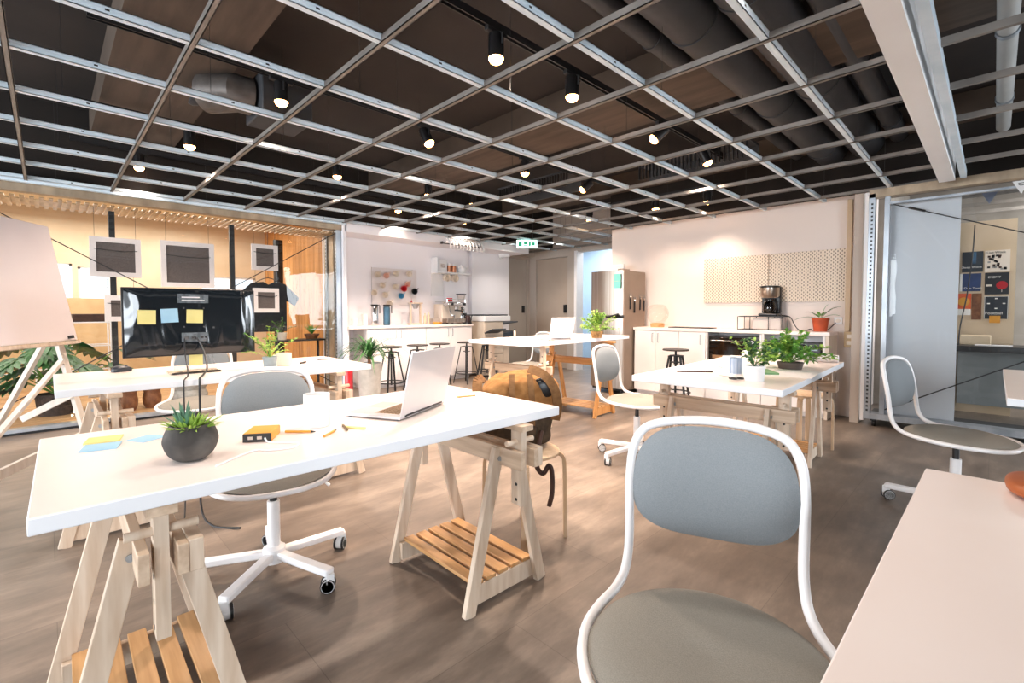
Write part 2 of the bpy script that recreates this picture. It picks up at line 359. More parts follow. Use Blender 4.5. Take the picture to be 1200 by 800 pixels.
for i, x in enumerate(xs):
    mb = MB(); y1 = 6.25 if x < 2.9 else 6.75
    y0 = 4.13 if x > 6.2 else .375
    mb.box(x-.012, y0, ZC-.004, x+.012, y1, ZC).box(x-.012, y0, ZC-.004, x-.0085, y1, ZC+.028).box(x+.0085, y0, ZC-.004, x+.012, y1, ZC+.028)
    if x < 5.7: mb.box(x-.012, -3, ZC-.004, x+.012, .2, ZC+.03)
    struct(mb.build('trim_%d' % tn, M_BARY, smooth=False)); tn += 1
struct(MB().box(-3, 6.22, ZC-.02, 2.95, 6.27, ZC+.03).build('trim_%d' % tn, M_BARX, smooth=False)); tn += 1

M_FASC = mat('dark_fascia', '#221d1a', .9, col2='#1a1614', scale=3)
struct(MB().box(-4.8, 6.255, ZC+.045, 7.3, 6.3, 3.1).build('trim_%d' % tn, M_FASC, smooth=False)); tn += 1
struct(MB().box(6.155, -4.8, ZC+.045, 6.195, 4.13, 3.1).build('trim_%d' % tn, M_FASC, smooth=False)); tn += 1
# ------------------------------------------------------------------ ducts, fan, vents above the grid
dl = [(1.62, 2.93, .065, 'thin dark duct nearest the spotlight track above the ceiling grid'), (1.3, 2.88, .15, 'wide dark round duct, second from the spotlight track above the grid'),
      (.98, 2.9, .15, 'wide dark round duct in the middle of the duct row above the grid'), (.72, 2.92, .075, 'thin dark duct right of the two wide ducts'), (.5, 2.9, .055, 'thin dark pipe nearest the white beam above the grid')]
for y, z, r, lab in dl:
    t = thing('air_duct', lab, 'duct', (0, y, 0), 0, 'ducts above the ceiling grid')
    MB().tube([(-2, 0, z), (6.15, 0, z)], r, 20).build('pipe', M_DUCT, t)
    for k in range(5):
        x = -.6+k*1.5+y*.3
        MB().tube([(x-.02, 0, z), (x+.02, 0, z)], r+.008, 20).cyl((x, 0, z+r-.01), (x, 0, 3.085), .006, 6).build('collar', M_DUCT, t)
t = thing('pale_pipe', 'pale grey pipe running along the ceiling right of the white beam', 'pipe', (0, -.01, 0))
MB().tube([(.5, 0, 2.7), (5.8, 0, 2.7)], .045, 14).build('pipe', mat('pale_pipe', '#b9bab8', .5, col2='#aeb0ae', scale=3), t)
for k in range(4): MB().tube([(1.4+k*1.2, 0, 2.7), (1.44+k*1.2, 0, 2.7)], .052, 14).cyl((1.42+k*1.2, 0, 2.74), (1.42+k*1.2, 0, 3.085), .006, 6).build('collar', M_GALV, t)
t = thing('ventilation_fan', 'dark boxed ventilation fan with round duct above the grid at left', 'fan', (1.15, 3.98, 2.74))
MB().cbox((.18, -.05, 0), (.36, .4, .3)).build('housing', M_DUCT, t, bevel=.01)
MB().tube([(-.02, -.05, 0), (-.12, -.05, 0), (-.25, .15, .02)], [.13, .13, .14], 18).build('duct', mat('silver_duct', '#6a6460', .5, .4, col2='#554f4b', scale=10), t)
MB().lathe([(.0, 0), (.1, 0), (.12, .03), (.12, .06)], 18, (-.27, .18, .02), Matrix.Rotation(R(-70), 4, 'Y')).build('flange', M_DUCT, t)
for i, (x, y, lab) in enumerate([(5.0, 2.3, 'long black slatted air vent above the grid near the right wall'), (4.6, 4.2, 'long black slatted air vent above the middle of the grid')]):
    t = thing('air_vent', lab, 'vent', (x, y, 2.72), 0, 'slatted vents')
    MB().cbox((0, 0, .09), (.3, 1.2, .02)).cbox((.14, 0, 0), (.02, 1.2, .18)).build('casing', M_DUCT, t)
    mb = MB()
    for k in range(28): mb.cbox((-.13, -.58+k*.043, 0), (.03, .008, .16))
    mb.build('slats', M_BLK, t)

# ------------------------------------------------------------------ spotlights on tracks
for i, (y, lab) in enumerate([(2.04, 'black ceiling track nearest the camera'), (3.5, 'black ceiling track, second from the camera'), (5.0, 'black ceiling track, third from the camera'), (6.1, 'black ceiling track nearest the left kitchen wall')]):
    tag(MB().box(.2, y-.018, 2.76, 5.5, y+.018, 2.79).box(.2, y-.018, 2.745, 5.5, y-.012, 2.76).box(.2, y+.012, 2.745, 5.5, y+.018, 2.76).build('lighting_track', M_BLK), lab, 'track', 'ceiling tracks')
def make_spot(lab, tilt, az):
    t = thing('track_spotlight', lab, 'spotlight', group='ceiling spotlights')
    MB().cbox((0, 0, .125), (.15, .034, .04)).cbox((.02, 0, .1), (.03, .03, .03)).build('adapter', M_BLK, t, bevel=.003)
    mx = Matrix.Translation((0, 0, .05)) @ Matrix.Rotation(az, 4, 'Z') @ Matrix.Rotation(tilt, 4, 'Y')
    h = MB().lathe([(.02, .06), (.042, .055), (.045, .04), (.045, -.075), (.041, -.075), (.04, -.06)], 18, mtx=mx)
    hd = h.build('housing', M_BLKP, t)
    MB().lathe([(0, -.112), (.018, -.108), (.034, -.098), (.044, -.08), (.041, -.065)], 18, mtx=mx).build('lens', M_LENS, hd)
    MB().bar((0, -.05, .1), (0, -.05, .04), .006, .02).bar((0, .05, .1), (0, .05, .04), .006, .02).bar((0, -.052, .1), (0, .052, .1), .02, .006).build('bracket', M_BLK, t)
    return t
S0 = make_spot('', 0, 0); S1 = make_spot('', R(48), R(-50)); S2 = make_spot('', R(25), R(120))
used = set()
sp = [(1.877, 2.04, 0, 'first from the left on the nearest track'), (2.575, 2.04, 0, 'second from the left on the nearest track'), (3.79, 2.04, 1, 'tilted sideways, third from the left on the nearest track'), (4.65, 2.04, 2, 'last on the right of the nearest track'),
      (1.2, 3.5, 0, 'first from the left on the second track'), (2.39, 3.5, 2, 'tilted, second from the left on the second track'), (3.63, 3.5, 0, 'third from the left on the second track'), (4.725, 3.5, 1, 'tilted, last on the right of the second track'),
      (.94, 5.0, 0, 'first from the left on the third track'), (2.275, 5.0, 0, 'second from the left on the third track'), (3.446, 5.0, 0, 'third from the left on the third track'), (4.17, 5.0, 0, 'last on the right of the third track'),
      (.71, 6.1, 0, 'first from the left on the track near the glass front'), (3.68, 6.1, 0, 'second from the left on the track near the kitchen wall'), (4.9, 6.1, 0, 'last on the right of the track near the kitchen wall'),
      (5.72, 4.2, 0, 'nearest the fridge among those by the right wall'), (5.7, 3.13, 0, 'above the glass sphere counter end by the right wall'), (5.78, 2.49, 0, 'above the long pegboard by the right wall')]
warm = (1, .79, .64)
for x, y, k, lab in sp:
    base = (S0, S1, S2)[k]; z = 2.62 if y < 6 and x < 5.5 else (2.62 if y > 6 else 2.5)
    L = 'black ceiling spotlight, '+lab
    if k in used: o = dup(base, (x, y, z), 0, L)
    else: base.location = (x, y, z); base['label'] = L; used.add(k)
    ld = bpy.data.lights.new('spot', 'SPOT'); ld.energy = 22 if y > 6 else (34 if x > 5.5 else (190 if y > 4.5 else 135)); ld.color = warm; ld.spot_size = R(125); ld.spot_blend = .8; ld.shadow_soft_size = .05
    lo = bpy.data.objects.new('spot_lamp', ld); C.objects.link(lo); lo.location = (x, y, z-.14)
for x, y in ((-.3, 2.04), (.6, .9), (1.9, .75), (-.9, .9), (6.55, 5.4), (6.0, 5.9)):      # unseen lamps assumed near the camera; those by the far doors added as fill
    ld = bpy.data.lights.new('spot', 'SPOT'); ld.energy = 38; ld.color = (1, .88, .78); ld.spot_size = R(125); ld.spot_blend = .8; ld.shadow_soft_size = .08
    lo = bpy.data.objects.new('spot_lamp', ld); C.objects.link(lo); lo.location = (x, y, 2.5)
tag(MB().box(5.66, 2.3, 2.625, 5.82, 4.5, 2.65).build('lighting_track', M_BLK), 'short black ceiling track running along the right wall', 'track', 'ceiling tracks')

# ------------------------------------------------------------------ trestles and table tops
def trestle(name, loc, rz, H, label, wood=(M_BIRCH, M_BIRCHY), half=.3, group='wooden trestles'):
    W, WB = wood
    t = thing(name, label, 'trestle', loc, rz, group)
    for sy in (-1, 1):
        y = sy*(half-.03)
        for sx in (-1, 1):
            MB().bar((sx*.195, y, 0), (sx*.045, y, .615), .05, .024, up=(0, 1, 0)).build('leg', W, t, bevel=.002)
            a = MB().cyl((sx*.05, y-.014, .575), (sx*.05, y-.02, .575), .009, 10); a.cyl((sx*.05, y+.014, .575), (sx*.05, y+.02, .575), .009, 10); a.build('bolt', M_GALV, t)
        MB().bar((-.178, y-sy*.024, .055), (.178, y-sy*.024, .055), .022, .075).build('end_rail', W, t, bevel=.002)
        yp = sy*(half+.04)
        p = MB().bar((0, yp, .4), (0, yp, H-.022), .055, .028, up=(1, 0, 0)); 
        p.m = 1
        for k in range(9):
            z = .36+k*.06
            if .37 < z < H-.06: p.cyl((-.0144, yp, z), (.0144, yp, z), .0065, 10)
        p.build('post', [W, M_BLK], t)
        MB().cyl((-.065, yp, .645), (.075, yp, .645), .011, 10).build('peg', W, t)
        MB().cbox((.062, yp, .585), (.03, .11, .075)).build('end_block', W, t, bevel=.002)
    for sx in (-1, 1):
        MB().bar((sx*.036, -half-.1, .585), (sx*.036, half+.1, .585), .022, .07).build('top_beam', WB, t, bevel=.002)
    MB().bar((0, -half-.09, H-.011), (0, half+.09, H-.011), .06, .022).build('crosspiece', WB, t, bevel=.002)
    for k in range(5):
        x = -.132+k*.066
        MB().box(x-.024, -half+.045, .0935, x+.024, half-.045, .108).build('slat', M_SLAT, t, bevel=.002)
    return t
def tabletop(cx, cy, rz, L, W, z, label, th=.036):
    mb = MB().cbox((0, 0, 0), (L, W, th)); mb.mi = [0, 0, 1, 1, 1, 1]
    o = mb.build('table_top', [M_LAM, M_LAMB], bevel=.003, loc=(cx, cy, z-th/2), rot=(0, 0, rz))
    return tag(o, label, 'table', 'white table tops')
TH = .036
tabletop(.749, 1.674, -.016, 1.56, .79, .75, 'white table top in the foreground at left, carrying the round cactus pot and open laptop')
trestle('trestle', (.18, 1.68, 0), -.016, .75-TH, 'pale birch trestle under the left end of the foreground left table')
trestle('trestle', (1.3, 1.62, 0), -.016, .75-TH, 'pale birch trestle under the laptop end of the foreground left table')
T2 = (3.47, 1.18, R(2.5))
tabletop(*T2, 1.78, .83, .755, 'white table top covered with papers and two leafy plants before the right hand counter')
M_B2 = (M_BIRCH, M_BIRCHY)
trestle('trestle', (2.82, 1.12, 0), R(2.5), .755-TH, 'birch trestle with long beam under the near end of the plant table', M_B2)
trestle('trestle', (4.14, 1.2, 0), R(2.5), .755-TH, 'birch trestle under the counter end of the plant table', M_B2)
T3 = (3.96, 3.36, R(3))
tabletop(*T3, 1.79, .82, .86, 'white table top with a white laptop and fern in front of the fridge')
trestle('trestle', (3.3, 3.3, 0), R(3), .86-TH, 'pale trestle with tall perforated posts under the left end of the fern table')
trestle('trestle', (4.32, 3.3, 0), R(3), .86-TH, 'orange pine trestle with slatted shelf under the fern end of the table by the fridge', (M_PINE, M_PINEY), half=.36)
tabletop(.813, 3.436, -.002, 1.587, .81, .78, 'white table top in the left middle, holding monitor, mouse and small pots')
trestle('trestle', (.23, 3.4, 0), 0, .78-TH, 'birch trestle under the mouse end of the table by the monitor')
trestle('trestle', (1.38, 3.4, 0), 0, .78-TH, 'birch trestle under the cream mug end of the table by the monitor')
tabletop(3.91, -.45, 0, 1.55, .8, .75, 'white table top cut off by the right edge, beside the side-on grey chair')
trestle('trestle', (3.42, -.52, 0), 0, .75-TH, 'birch trestle at the right edge of the picture')
tabletop(.81, -.28, -.009, 1.55, .8, .75, 'white table top in the bottom right corner, closest to the camera')
trestle('trestle', (1.25, -.33, 0), 0, .75-TH, 'birch trestle under the far end of the bottom right table')
trestle('trestle', (.3, -.33, 0), 0, .75-TH, 'birch trestle under the camera end of the bottom right table')

# ------------------------------------------------------------------ swivel chairs
def make_chair(label):
    t = thing('swivel_chair', label, 'chair', group='grey upholstered swivel chairs')
    half = [(0, -.25, .44), (.1, -.237, .441), (.184, -.184, .444), (.234, -.09, .448), (.249, .0, .452), (.238, .08, .456), (.216, .15, .463), (.203, .2, .482), (.198, .228, .52), (.197, .24, .57), (.199, .25, .65), (.2, .262, .722), (.193, .277, .79), (.166, .292, .837), (.11, .302, .857), (.05, .305, .865), (0, .306, .867)]
    pts = half+[(-x, y, z) for x, y, z in half[-2:0:-1]]
    MB().tube(catmull(pts, 4, True), .0115, 10, True).build('frame', M_WMET, t)
    # seat pad : round dome, white shell below
    def ell(a): 
        x = .238*math.cos(a); y = .243*math.sin(a)
        if y > 0: y *= .93; x *= .98
        return x, y
    def seat(u, v):
        x, y = ell(2*PI*u); r = v
        ed = 1-r**6
        z = .452+.006*y/.24+.026*ed
        return (x*r, y*r, z+.004)
    def disc(f):
        def g(u, v):
            a, b = 2*u-1, 2*v-1; X = a*math.sqrt(1-b*b/2); Y = b*math.sqrt(1-a*a/2)
            return f((math.atan2(Y, X)/(2*PI)) % 1.0, min(1.0, math.hypot(X, Y)))
        return g
    st = MB().grid(disc(seat), 30, 30).build('seat', M_FABS, t, angle=80)
    def shell(u, v):
        x, y = ell(2*PI*u); return (x*v, y*v, .448+.006*y/.24-.03*(1-v**3))
    MB().grid(shell, 40, 6).build('seat_shell', M_WPLA, t, angle=80)
    # back pad
    def back(u, v, off):
        a = 2*PI*u; ca, sa = math.cos(a), math.sin(a)
        x = .19*math.copysign(abs(ca)**.62, ca)*v; h = math.copysign(abs(sa)**.72, sa)*v
        x *= (1-.06*h); z = .717+.137*h
        y = .257+.0+.12*(z-.705)*(1.2 if z > .705 else .45)
        y += .018*(1-(x/.198)**2)-.006
        return (x, y+off*(1-v**5), z)
    MB().grid(disc(lambda u, v: back(u, v, -.028)), 30, 30).build('backrest', M_FAB, t, angle=80)
    MB().grid(lambda u, v: back(u, v, .014), 40, 6).build('backrest_shell', M_FABS, t, angle=80)
    # column and base
    MB().cyl((0, 0, .30), (0, 0, .425), .015, 14).build('gas_lift', M_BLK, t)
    MB().cyl((0, 0, .07), (0, 0, .33), .025, 16).build('column', M_WMET, t)
    MB().cbox((0, .0, .425), (.14, .2, .03)).build('mechanism', M_WPLA, t, bevel=.008)
    MB().tube([(.03, 0, .42), (.12, -.02, .41), (.2, -.03, .39), (.225, -.033, .365)], .007, 8).build('lever', M_WMET, t)
    MB().lathe([(.02, .06), (.045, .065), (.045, .125), (.03, .135)], 18).build('hub', M_WMET, t)
    for k in range(5):
        a = 2*PI*k/5+R(90); c, s = math.cos(a), math.sin(a)
        MB().bar((c*.03, s*.03, .098), (c*.32, s*.32, .082), .042, .03).build('base_leg', M_WMET, t, bevel=.006)
        cs = MB().cbox((c*.315, s*.315, .06), (.03, .03, .04)); 
        mx = Matrix.Translation((c*.305, s*.305, .03)) @ Matrix.Rotation(a+R(40), 4, 'Z') @ Matrix.Rotation(R(90), 4, 'X')
        cs.lathe([(.0, -.024), (.026, -.024), (.026, .024), (0, .024)], 16, mtx=mx)
        o = cs.build('caster', M_WPLA, t)
        w_ = MB()
        for q in (-.018, .018):
            w_.lathe([(.024, q-.006), (.03, q-.004), (.03, q+.004), (.024, q+.006)], 18, mtx=mx)
        w_.build('tyre', M_BLK, o)
    return t
C1 = make_chair('grey swivel chair in the foreground at bottom, facing the camera with white tube frame')
C1.location = (.93, .385, 0); C1.rotation_euler = (0, 0, R(-68))
dup(C1, (.682, 2.17, 0), R(-14), 'grey swivel chair tucked behind the foreground left table with the cactus pot')
dup(C1, (3.26, 1.93, 0), R(6), 'grey swivel chair between the fern table and the plant table')
dup(C1, (3.585, .13, 0), R(-12), 'grey swivel chair seen from the side near the right glass partition')
dup(C1, (4.387, 4.225, 0), R(-104), 'grey swivel chair behind the white laptop on the fern table')
dup(C1, (.797, 4.2, 0), R(-20), 'grey swivel chair behind the monitor table, mostly hidden by the table')

# ------------------------------------------------------------------ bent wood stools
def make_bent(label):
    t = thing('wooden_stool', label, 'stool', group='round bent-wood stools')
    MB().lathe([(0, .43), (.17, .43), (.178, .434), (.178, .446), (.172, .45), (0, .45)], 32).build('seat', M_BENT, t)
    for k in range(4):
        a = R(45)+PI/2*k; c, s = math.cos(a), math.sin(a); mb = MB()
        pth = catmull([(.06, .43), (.14, .43), (.18, .425), (.197, .405), (.203, .36), (.206, .2), (.208, 0)], 4)
        prev = None
        P2 = [Vector((c*p[0], s*p[0], p[1])) for p in [(q[0], q[1]) for q in pth]]
        for i in range(len(P2)-1): mb.bar(P2[i], P2[i+1]+(P2[i+1]-P2[i])*.02, .04, .017, up=(c, s, .01) if abs((P2[i+1]-P2[i]).normalized().z) > .7 else (0, 0, 1))
        mb.build('leg', M_BENT, t)
    return t
ST1 = make_bent('pale round wooden stool carrying the canvas backpack'); ST1.location = (1.72, 1.66, 0); ST1.rotation_euler = (0, 0, R(0))
dup(ST1, (4.6, 1.12, 0), R(50), 'pale round wooden stool at the counter end of the plant table')

# ------------------------------------------------------------------ black bar stools
def make_bar(label):
    t = thing('bar_stool', label, 'stool', group='black bar stools')
    MB().lathe([(0, .638), (.15, .638), (.155, .644), (.155, .65), (.15, .655), (0, .655)], 28).build('seat', M_DKW, t)
    MB().cyl((0, 0, .12), (0, 0, .64), .013, 10).cyl((0, 0, .48), (0, 0, .585), .024, 12).build('spindle', M_BLK, t)
    MB().lathe([(.02, .575), (.075, .575), (.075, .585), (.02, .585)], 20).lathe([(.02, .5), (.06, .5), (.06, .508), (.02, .508)], 20).build('collar', M_BLK, t)
    for k in range(4):
        a = R(45)+PI/2*k; c, s = math.cos(a), math.sin(a)
        MB().bar((c*.05, s*.05, .575), (c*.1, s*.1, .575), .022, .014).bar((c*.09, s*.09, .578), (c*.21, s*.21, 0), .024, .014, up=(c, s, 0)).build('leg', M_BLK, t)
    ring = [(.17*math.cos(2*PI*i/28), .17*math.sin(2*PI*i/28), .16) for i in range(28)]
    MB().tube(ring, .008, 8, True).build('foot_ring', M_BLK, t)
    return t
B0 = make_bar('black round bar stool leftmost at the left counter, behind the palm plant'); B0.location = (3.4, 5.85, 0)
for (x, y, rz, lab) in [(3.86, 5.9, 20, 'second black bar stool from the palm at the left counter'), (4.27, 5.92, 45, 'third black bar stool from the palm, mostly hidden by the open laptop'), (4.78, 5.9, 10, 'black bar stool before the right end of the left counter'), (5.22, 5.9, 60, 'last black bar stool at the left counter, beside the beige copier')]:
    dup(B0, (x, y, 0), R(rz), lab)
dup(B0, (5.42, 2.69, 0), R(15), 'black round bar stool at the right hand counter, behind the plant table', scale=(1, 1, 1.05))

# ------------------------------------------------------------------ left counter (kitchen) units
def handle(mb, p, vert, n):
    """bar handle: p centre, vertical length .12, n outward normal"""
    p = Vector(p); n = Vector(n)
    mb.tube([p+Vector((0, 0, -.06)), p+Vector((0, 0, -.06))+n*.025, p+Vector((0, 0, .06))+n*.025, p+Vector((0, 0, .06))], .0045, 6)
def cabinetA(x0, x1, label):
    t = thing('base_cabinet', label, 'cabinet', ((x0+x1)/2, 6.52, 0), 0, 'white units of the left counter')
    w = (x1-x0)/2
    MB().box(-w, -.2, .07, w, .22, .89).box(-w+.02, -.16, 0, w-.02, .2, .07).build('carcass', M_CAB, t)
    for s in (-1, 1):
        xa, xb = (-w+.002, -.0015) if s < 0 else (.0015, w-.002)
        d = MB().box(xa, -.222, .075, xb, -.2005, .885).build('door', M_CAB, t, bevel=.002)
        h = MB(); handle(h, (s*.045, -.222, .8), 1, (0, -1, 0)); h.build('handle', M_GALV, d)
    return t
cabinetA(3.28, 4.28, 'white two-door base unit of the left counter, nearer the palm plant')
cabinetA(4.285, 5.22, 'white two-door base unit of the left counter, nearer the beige copier')
tag(MB().box(3.0, 6.275, .892, 5.24, 6.745, .93).build('worktop', M_LAM, bevel=.003), 'white worktop of the left counter with coffee gear on it', 'worktop')
struct(MB().box(3.0, 6.35, 0, 3.03, 6.74, .89).build('trim_%d' % tn, M_WALL, smooth=False)); tn += 1

# pegboard on the left wall and its mugs
M_PEG = dotmat('pegboard_white', '#f2eceb', '#b5aaa8', .04, .15)
tag(MB().cbox((0, 0, 0), (.8, .02, .58)).build('pegboard', M_PEG, loc=(3.99, 6.735, 1.53)), 'white square pegboard hung with mugs on the left wall', 'pegboard')
def mug_mb(r=.04, h=.085):
    return MB().lathe([(0, 0), (r*.9, 0), (r, .008), (r, h), (r*.93, h), (r*.9, h*.5), (0, .01)], 18)
def make_mug(label, m, loc, rot, cat='mug', group='mugs on the left pegboard', r=.042, h=.085, side=0):
    t = thing('mug', label, cat, loc, 0, group); t.rotation_euler = rot
    mug_mb(r, h).build('cup', m, t)
    c, s = math.cos(side), math.sin(side)
    MB().tube([(c*(r+q), s*(r+q), z) for q, z in ((-.003, .02), (.022, .025), (.03, h*.5), (.022, h-.02), (-.003, h-.015))], .006, 8).build('handle', m, t)
    return t
mg = [(3.67, 1.67, M_CREAM, 'cream mug at the top left of the pegboard'), (3.82, 1.66, M_PINK, 'pink mug in the top row of the pegboard'), (3.99, 1.70, M_CREAM, 'cream mug in the middle of the top pegboard row'), (4.23, 1.71, M_CREAM, 'cream mug at the top right of the pegboard'),
      (3.75, 1.51, M_CREAM, 'cream mug left in the second pegboard row'), (3.98, 1.49, M_CREAM, 'cream mug just left of the red mug on the pegboard'), (4.20, 1.54, M_PINK, 'pale pink mug above and right of the red mug on the pegboard'), (4.13, 1.47, M_RED, 'red mug hanging on the pegboard'),
      (4.33, 1.43, M_BLKP, 'black mug hanging at the right edge of the pegboard'), (3.61, 1.39, M_CREAM, 'cream mug at the lower left edge of the pegboard'), (3.8, 1.36, M_CREAM, 'cream mug low in the middle of the pegboard'), (4.08, 1.35, M_BLUEC, 'light blue mug under the red one on the pegboard'), (3.87, 1.23, M_CREAM, 'cream mug at the very bottom of the pegboard')]
for i, (x, z, m, lab) in enumerate(mg):
    make_mug('small '+lab, m, (x, 6.705, z+.045), (R(100), R(25+7*(i % 3)), R(-20)), r=.048 if m in (M_RED, M_BLKP) else .044, h=.1 if m in (M_RED, M_BLKP) else .085, side=R(75))
tag(MB().bar((0, 0, 0), (0, 0, -.05), .004, .004).blob((0, 0, -.08), (.018, .008, .04), .9, 10, 8).build('red_tag', M_RED, loc=(4.29, 6.722, 1.36)), 'small red tag hanging below the black mug on the pegboard', 'tag')
# wall shelf
t = thing('wall_shelf', 'small white wall shelf above the coffee machine on the left wall', 'shelf', (5.05, 6.75, 0))
MB().box(-.36, -.2, 1.785, .36, -.001, 1.81).build('board', M_WPLA, t, bevel=.002)
MB().box(-.36, -.2, 1.81, -.345, -.001, 2.05).box(-.36, -.012, 1.4, -.1, -.002, 1.785).build('side_panel', M_WPLA, t, bevel=.002)
MB().bar((-.2, -.1, 1.77), (.1, -.1, 1.77), .01, .01).build('rail', M_GALV, t)
t = thing('coffee_bag', 'white printed coffee bag standing on the small wall shelf', 'bag', (4.84, 6.64, 1.811))
MB().box(-.09, -.04, 0, .09, .04, .2).bar((-.09, 0, .2), (.09, 0, .2), .02, .04).build('body', M_WPLA, t, bevel=.01)
MB().box(-.05, -.0425, .07, .05, -.0412, .14).build('label_print', mat('print_grey', '#a59d97', .6, col2='#d8d2ce', scale=40), t)
for i, x in enumerate((5.0, 5.1)):
    t = thing('copper_canister', ('left', 'right')[i]+' copper canister of the pair on the small wall shelf', 'canister', (x, 6.64, 1.811), 0, 'copper canisters on the wall shelf')
    MB().lathe([(0, 0), (.042, 0), (.042, .12), (0, .12)], 18).build('body', M_COPPER, t); MB().lathe([(0, .121), (.044, .121), (.044, .15), (0, .15)], 18).build('lid', M_WPLA, t)
t = thing('glass_teapot', 'white rounded teapot at the right end of the small wall shelf', 'teapot', (5.27, 6.64, 1.811))
MB().lathe([(0, 0), (.05, 0), (.085, .04), (.09, .08), (.06, .125), (.03, .13), (.03, .14), (.012, .145), (.012, .16), (0, .16)], 20).build('body', M_WPLA, t)
MB().tube([(.08, 0, .06), (.12, 0, .09), (.14, 0, .13)], [.016, .012, .009], 8).build('spout', M_WPLA, t)
MB().tube([(-.08, 0, .04), (-.13, 0, .05), (-.135, 0, .1), (-.08, 0, .11)], .008, 8).build('handle', M_WPLA, t)
for i, x in enumerate((4.9, 5.07)):
    make_mug('small white cup hanging under the wall shelf, '+('left', 'right')[i]+' one', M_CREAM, (x, 6.62, 1.72), (R(100), R(20), 0), 'cup', 'cups under the wall shelf', .06, .09, R(80))
# ribbed fixture at the soffit
t = thing('ribbed_fixture', 'row of curved white ribs on a dark bar below the ceiling above the small shelf', 'fixture', (4.95, 6.23, 2.2))
MB().tube([(-.42, -.02, .03), (.42, -.02, .03)], .008, 8).box(-.41, -.02, .02, -.39, .029, .06).box(.39, -.02, .02, .41, .029, .06).build('bar', M_BLK, t)
for k in range(11):
    x = -.32+k*.07
    MB().tube(catmull([(x, .02, .13), (x, -.03, .12), (x+.01, -.07, .07), (x+.025, -.085, .01), (x+.045, -.06, -.035), (x+.06, -.01, -.04)], 4), .011, 8).build('rib', M_WPLA, t)
# cctv and exit sign
t = thing('security_camera', 'small white security camera at the top of the left wall', 'camera', (6.3, 6.72, 2.2))
MB().lathe([(0, 0), (.05, 0), (.05, .03), (.0, .04)], 16, mtx=Matrix.Rotation(R(90), 4, 'X')).build('mount', M_WPLA, t)
mxc = Matrix.Translation((0, -.1, .02)) @ Matrix.Rotation(R(-55), 4, 'Z') @ Matrix.Rotation(R(90), 4, 'Y')
MB().lathe([(0, -.1), (.04, -.1), (.045, -.08), (.045, .1), (.036, .1), (.034, .09), (0, .09)], 16, mtx=mxc).build('body', M_WPLA, t)
MB().lathe([(0, .091), (.03, .092), (0, .094)], 14, mtx=mxc).build('lens', M_BLKP, t)
t = thing('exit_sign', 'lit white and green exit sign hanging from the ceiling before the far corner', 'sign', (5.75, 5.5, 2.2), R(-45))
MB().cbox((0, 0, .06), (.34, .04, .13)).build('box', mat('exit_face', '#e8fff4', .4, emit='#c9fff0', es=2.2), t, bevel=.005)
g_ = mat('exit_green', '#1f7a5a', .5, emit='#1f9a6a', es=.6)
MB().cbox((-.11, -.022, .06), (.06, .003, .08)).cbox((-.02, -.022, .075), (.06, .003, .05)).cbox((-.02, -.022, .035), (.07, .003, .015)).cbox((.05, -.022, .06), (.035, .003, .07)).cbox((.11, -.022, .06), (.05, .003, .055)).build('pictogram', g_, t)
MB().cyl((-.1, 0, .12), (-.1, 0, .9), .004, 6).cyl((.1, 0, .12), (.1, 0, .9), .004, 6).build('hanger', M_BLK, t)

# things on the left counter
Z = .931
def thermos(x, y, m, lab, h=.26):
    t = thing('vacuum_flask', lab, 'flask', (x, y, Z), 0, 'tall flasks on the left counter')
    MB().lathe([(0, 0), (.05, 0), (.052, .01), (.052, h), (.044, h+.02), (0, h+.02)], 18).build('body', m, t)
    MB().lathe([(0, h+.021), (.05, h+.021), (.055, h+.05), (0, h+.055)], 18).tube([(.05, 0, h+.04), (.085, 0, h+.04), (.085, 0, h-.08)], .009, 6).build('lid', M_BLKP, t)
thermos(3.49, 6.47, M_CHROME, 'chrome tall vacuum flask with black lid on the left counter'); thermos(3.69, 6.47, mat('blue_steel', '#4b6f86', .35, .4, col2='#426478', scale=5), 'blue tall vacuum flask next to the chrome one on the left counter')
for x, h, lab in ((3.17, .1, 'short white paper cup at the left end of the counter'), (3.33, .17, 'tall stack of white paper cups beside the chrome flask')):
    tag(MB().lathe([(0, 0), (.036, 0), (.048, h), (.05, h+.004), (.044, h+.004), (.034, .01), (0, .01)], 18).build('paper_cup', M_PAPER, loc=(x, 6.47, Z)), lab, 'cup')
t = thing('coffee_dripper_stand', 'wooden coffee dripper stand with two posts in the middle of the left counter', 'stand', (4.22, 6.5, Z))
MB().box(-.11, -.07, 0, .11, .07, .02).build('base', M_BIRCH, t, bevel=.003)
for s in (-1, 1): MB().bar((s*.09, 0, .02), (s*.09, 0, .33), .025, .025).build('post', M_BIRCH, t)
MB().box(-.11, -.05, .33, .11, .05, .35).build('top_board', M_BIRCH, t, bevel=.003)
MB().lathe([(.02, .26), (.06, .33), (.065, .33), (.03, .25)], 18).build('dripper', M_GALV, t)
for i, (x, h) in enumerate(((4.4, .18), (4.47, .2))):
    tag(MB().lathe([(0, 0), (.022, 0), (.022, h*.75), (.01, h*.85), (.01, h), (0, h)], 14).build('bottle', mat('amber_syrup', '#d7c2a6', .3, col2='#cbb493', scale=6), loc=(x, 6.5, Z)), ('shorter', 'taller')[i]+' slim pale bottle right of the coffee dripper stand', 'bottle', 'slim bottles on the left counter')
tag(MB().lathe([(0, 0), (.06, 0), (.085, .035), (.08, .035), (.055, .008), (0, .008)], 18).build('dish', M_ORANGE, loc=(4.55, 6.36, Z)), 'small orange dish on the left counter before the white box', 'dish')
tag(MB().box(-.06, -.06, 0, .06, .06, .09).build('box', mat('grey_box', '#b8ada4', .6, col2='#aea298', scale=8), loc=(4.645, 6.58, Z), bevel=.004), 'small grey-beige box left of the espresso machine', 'box')
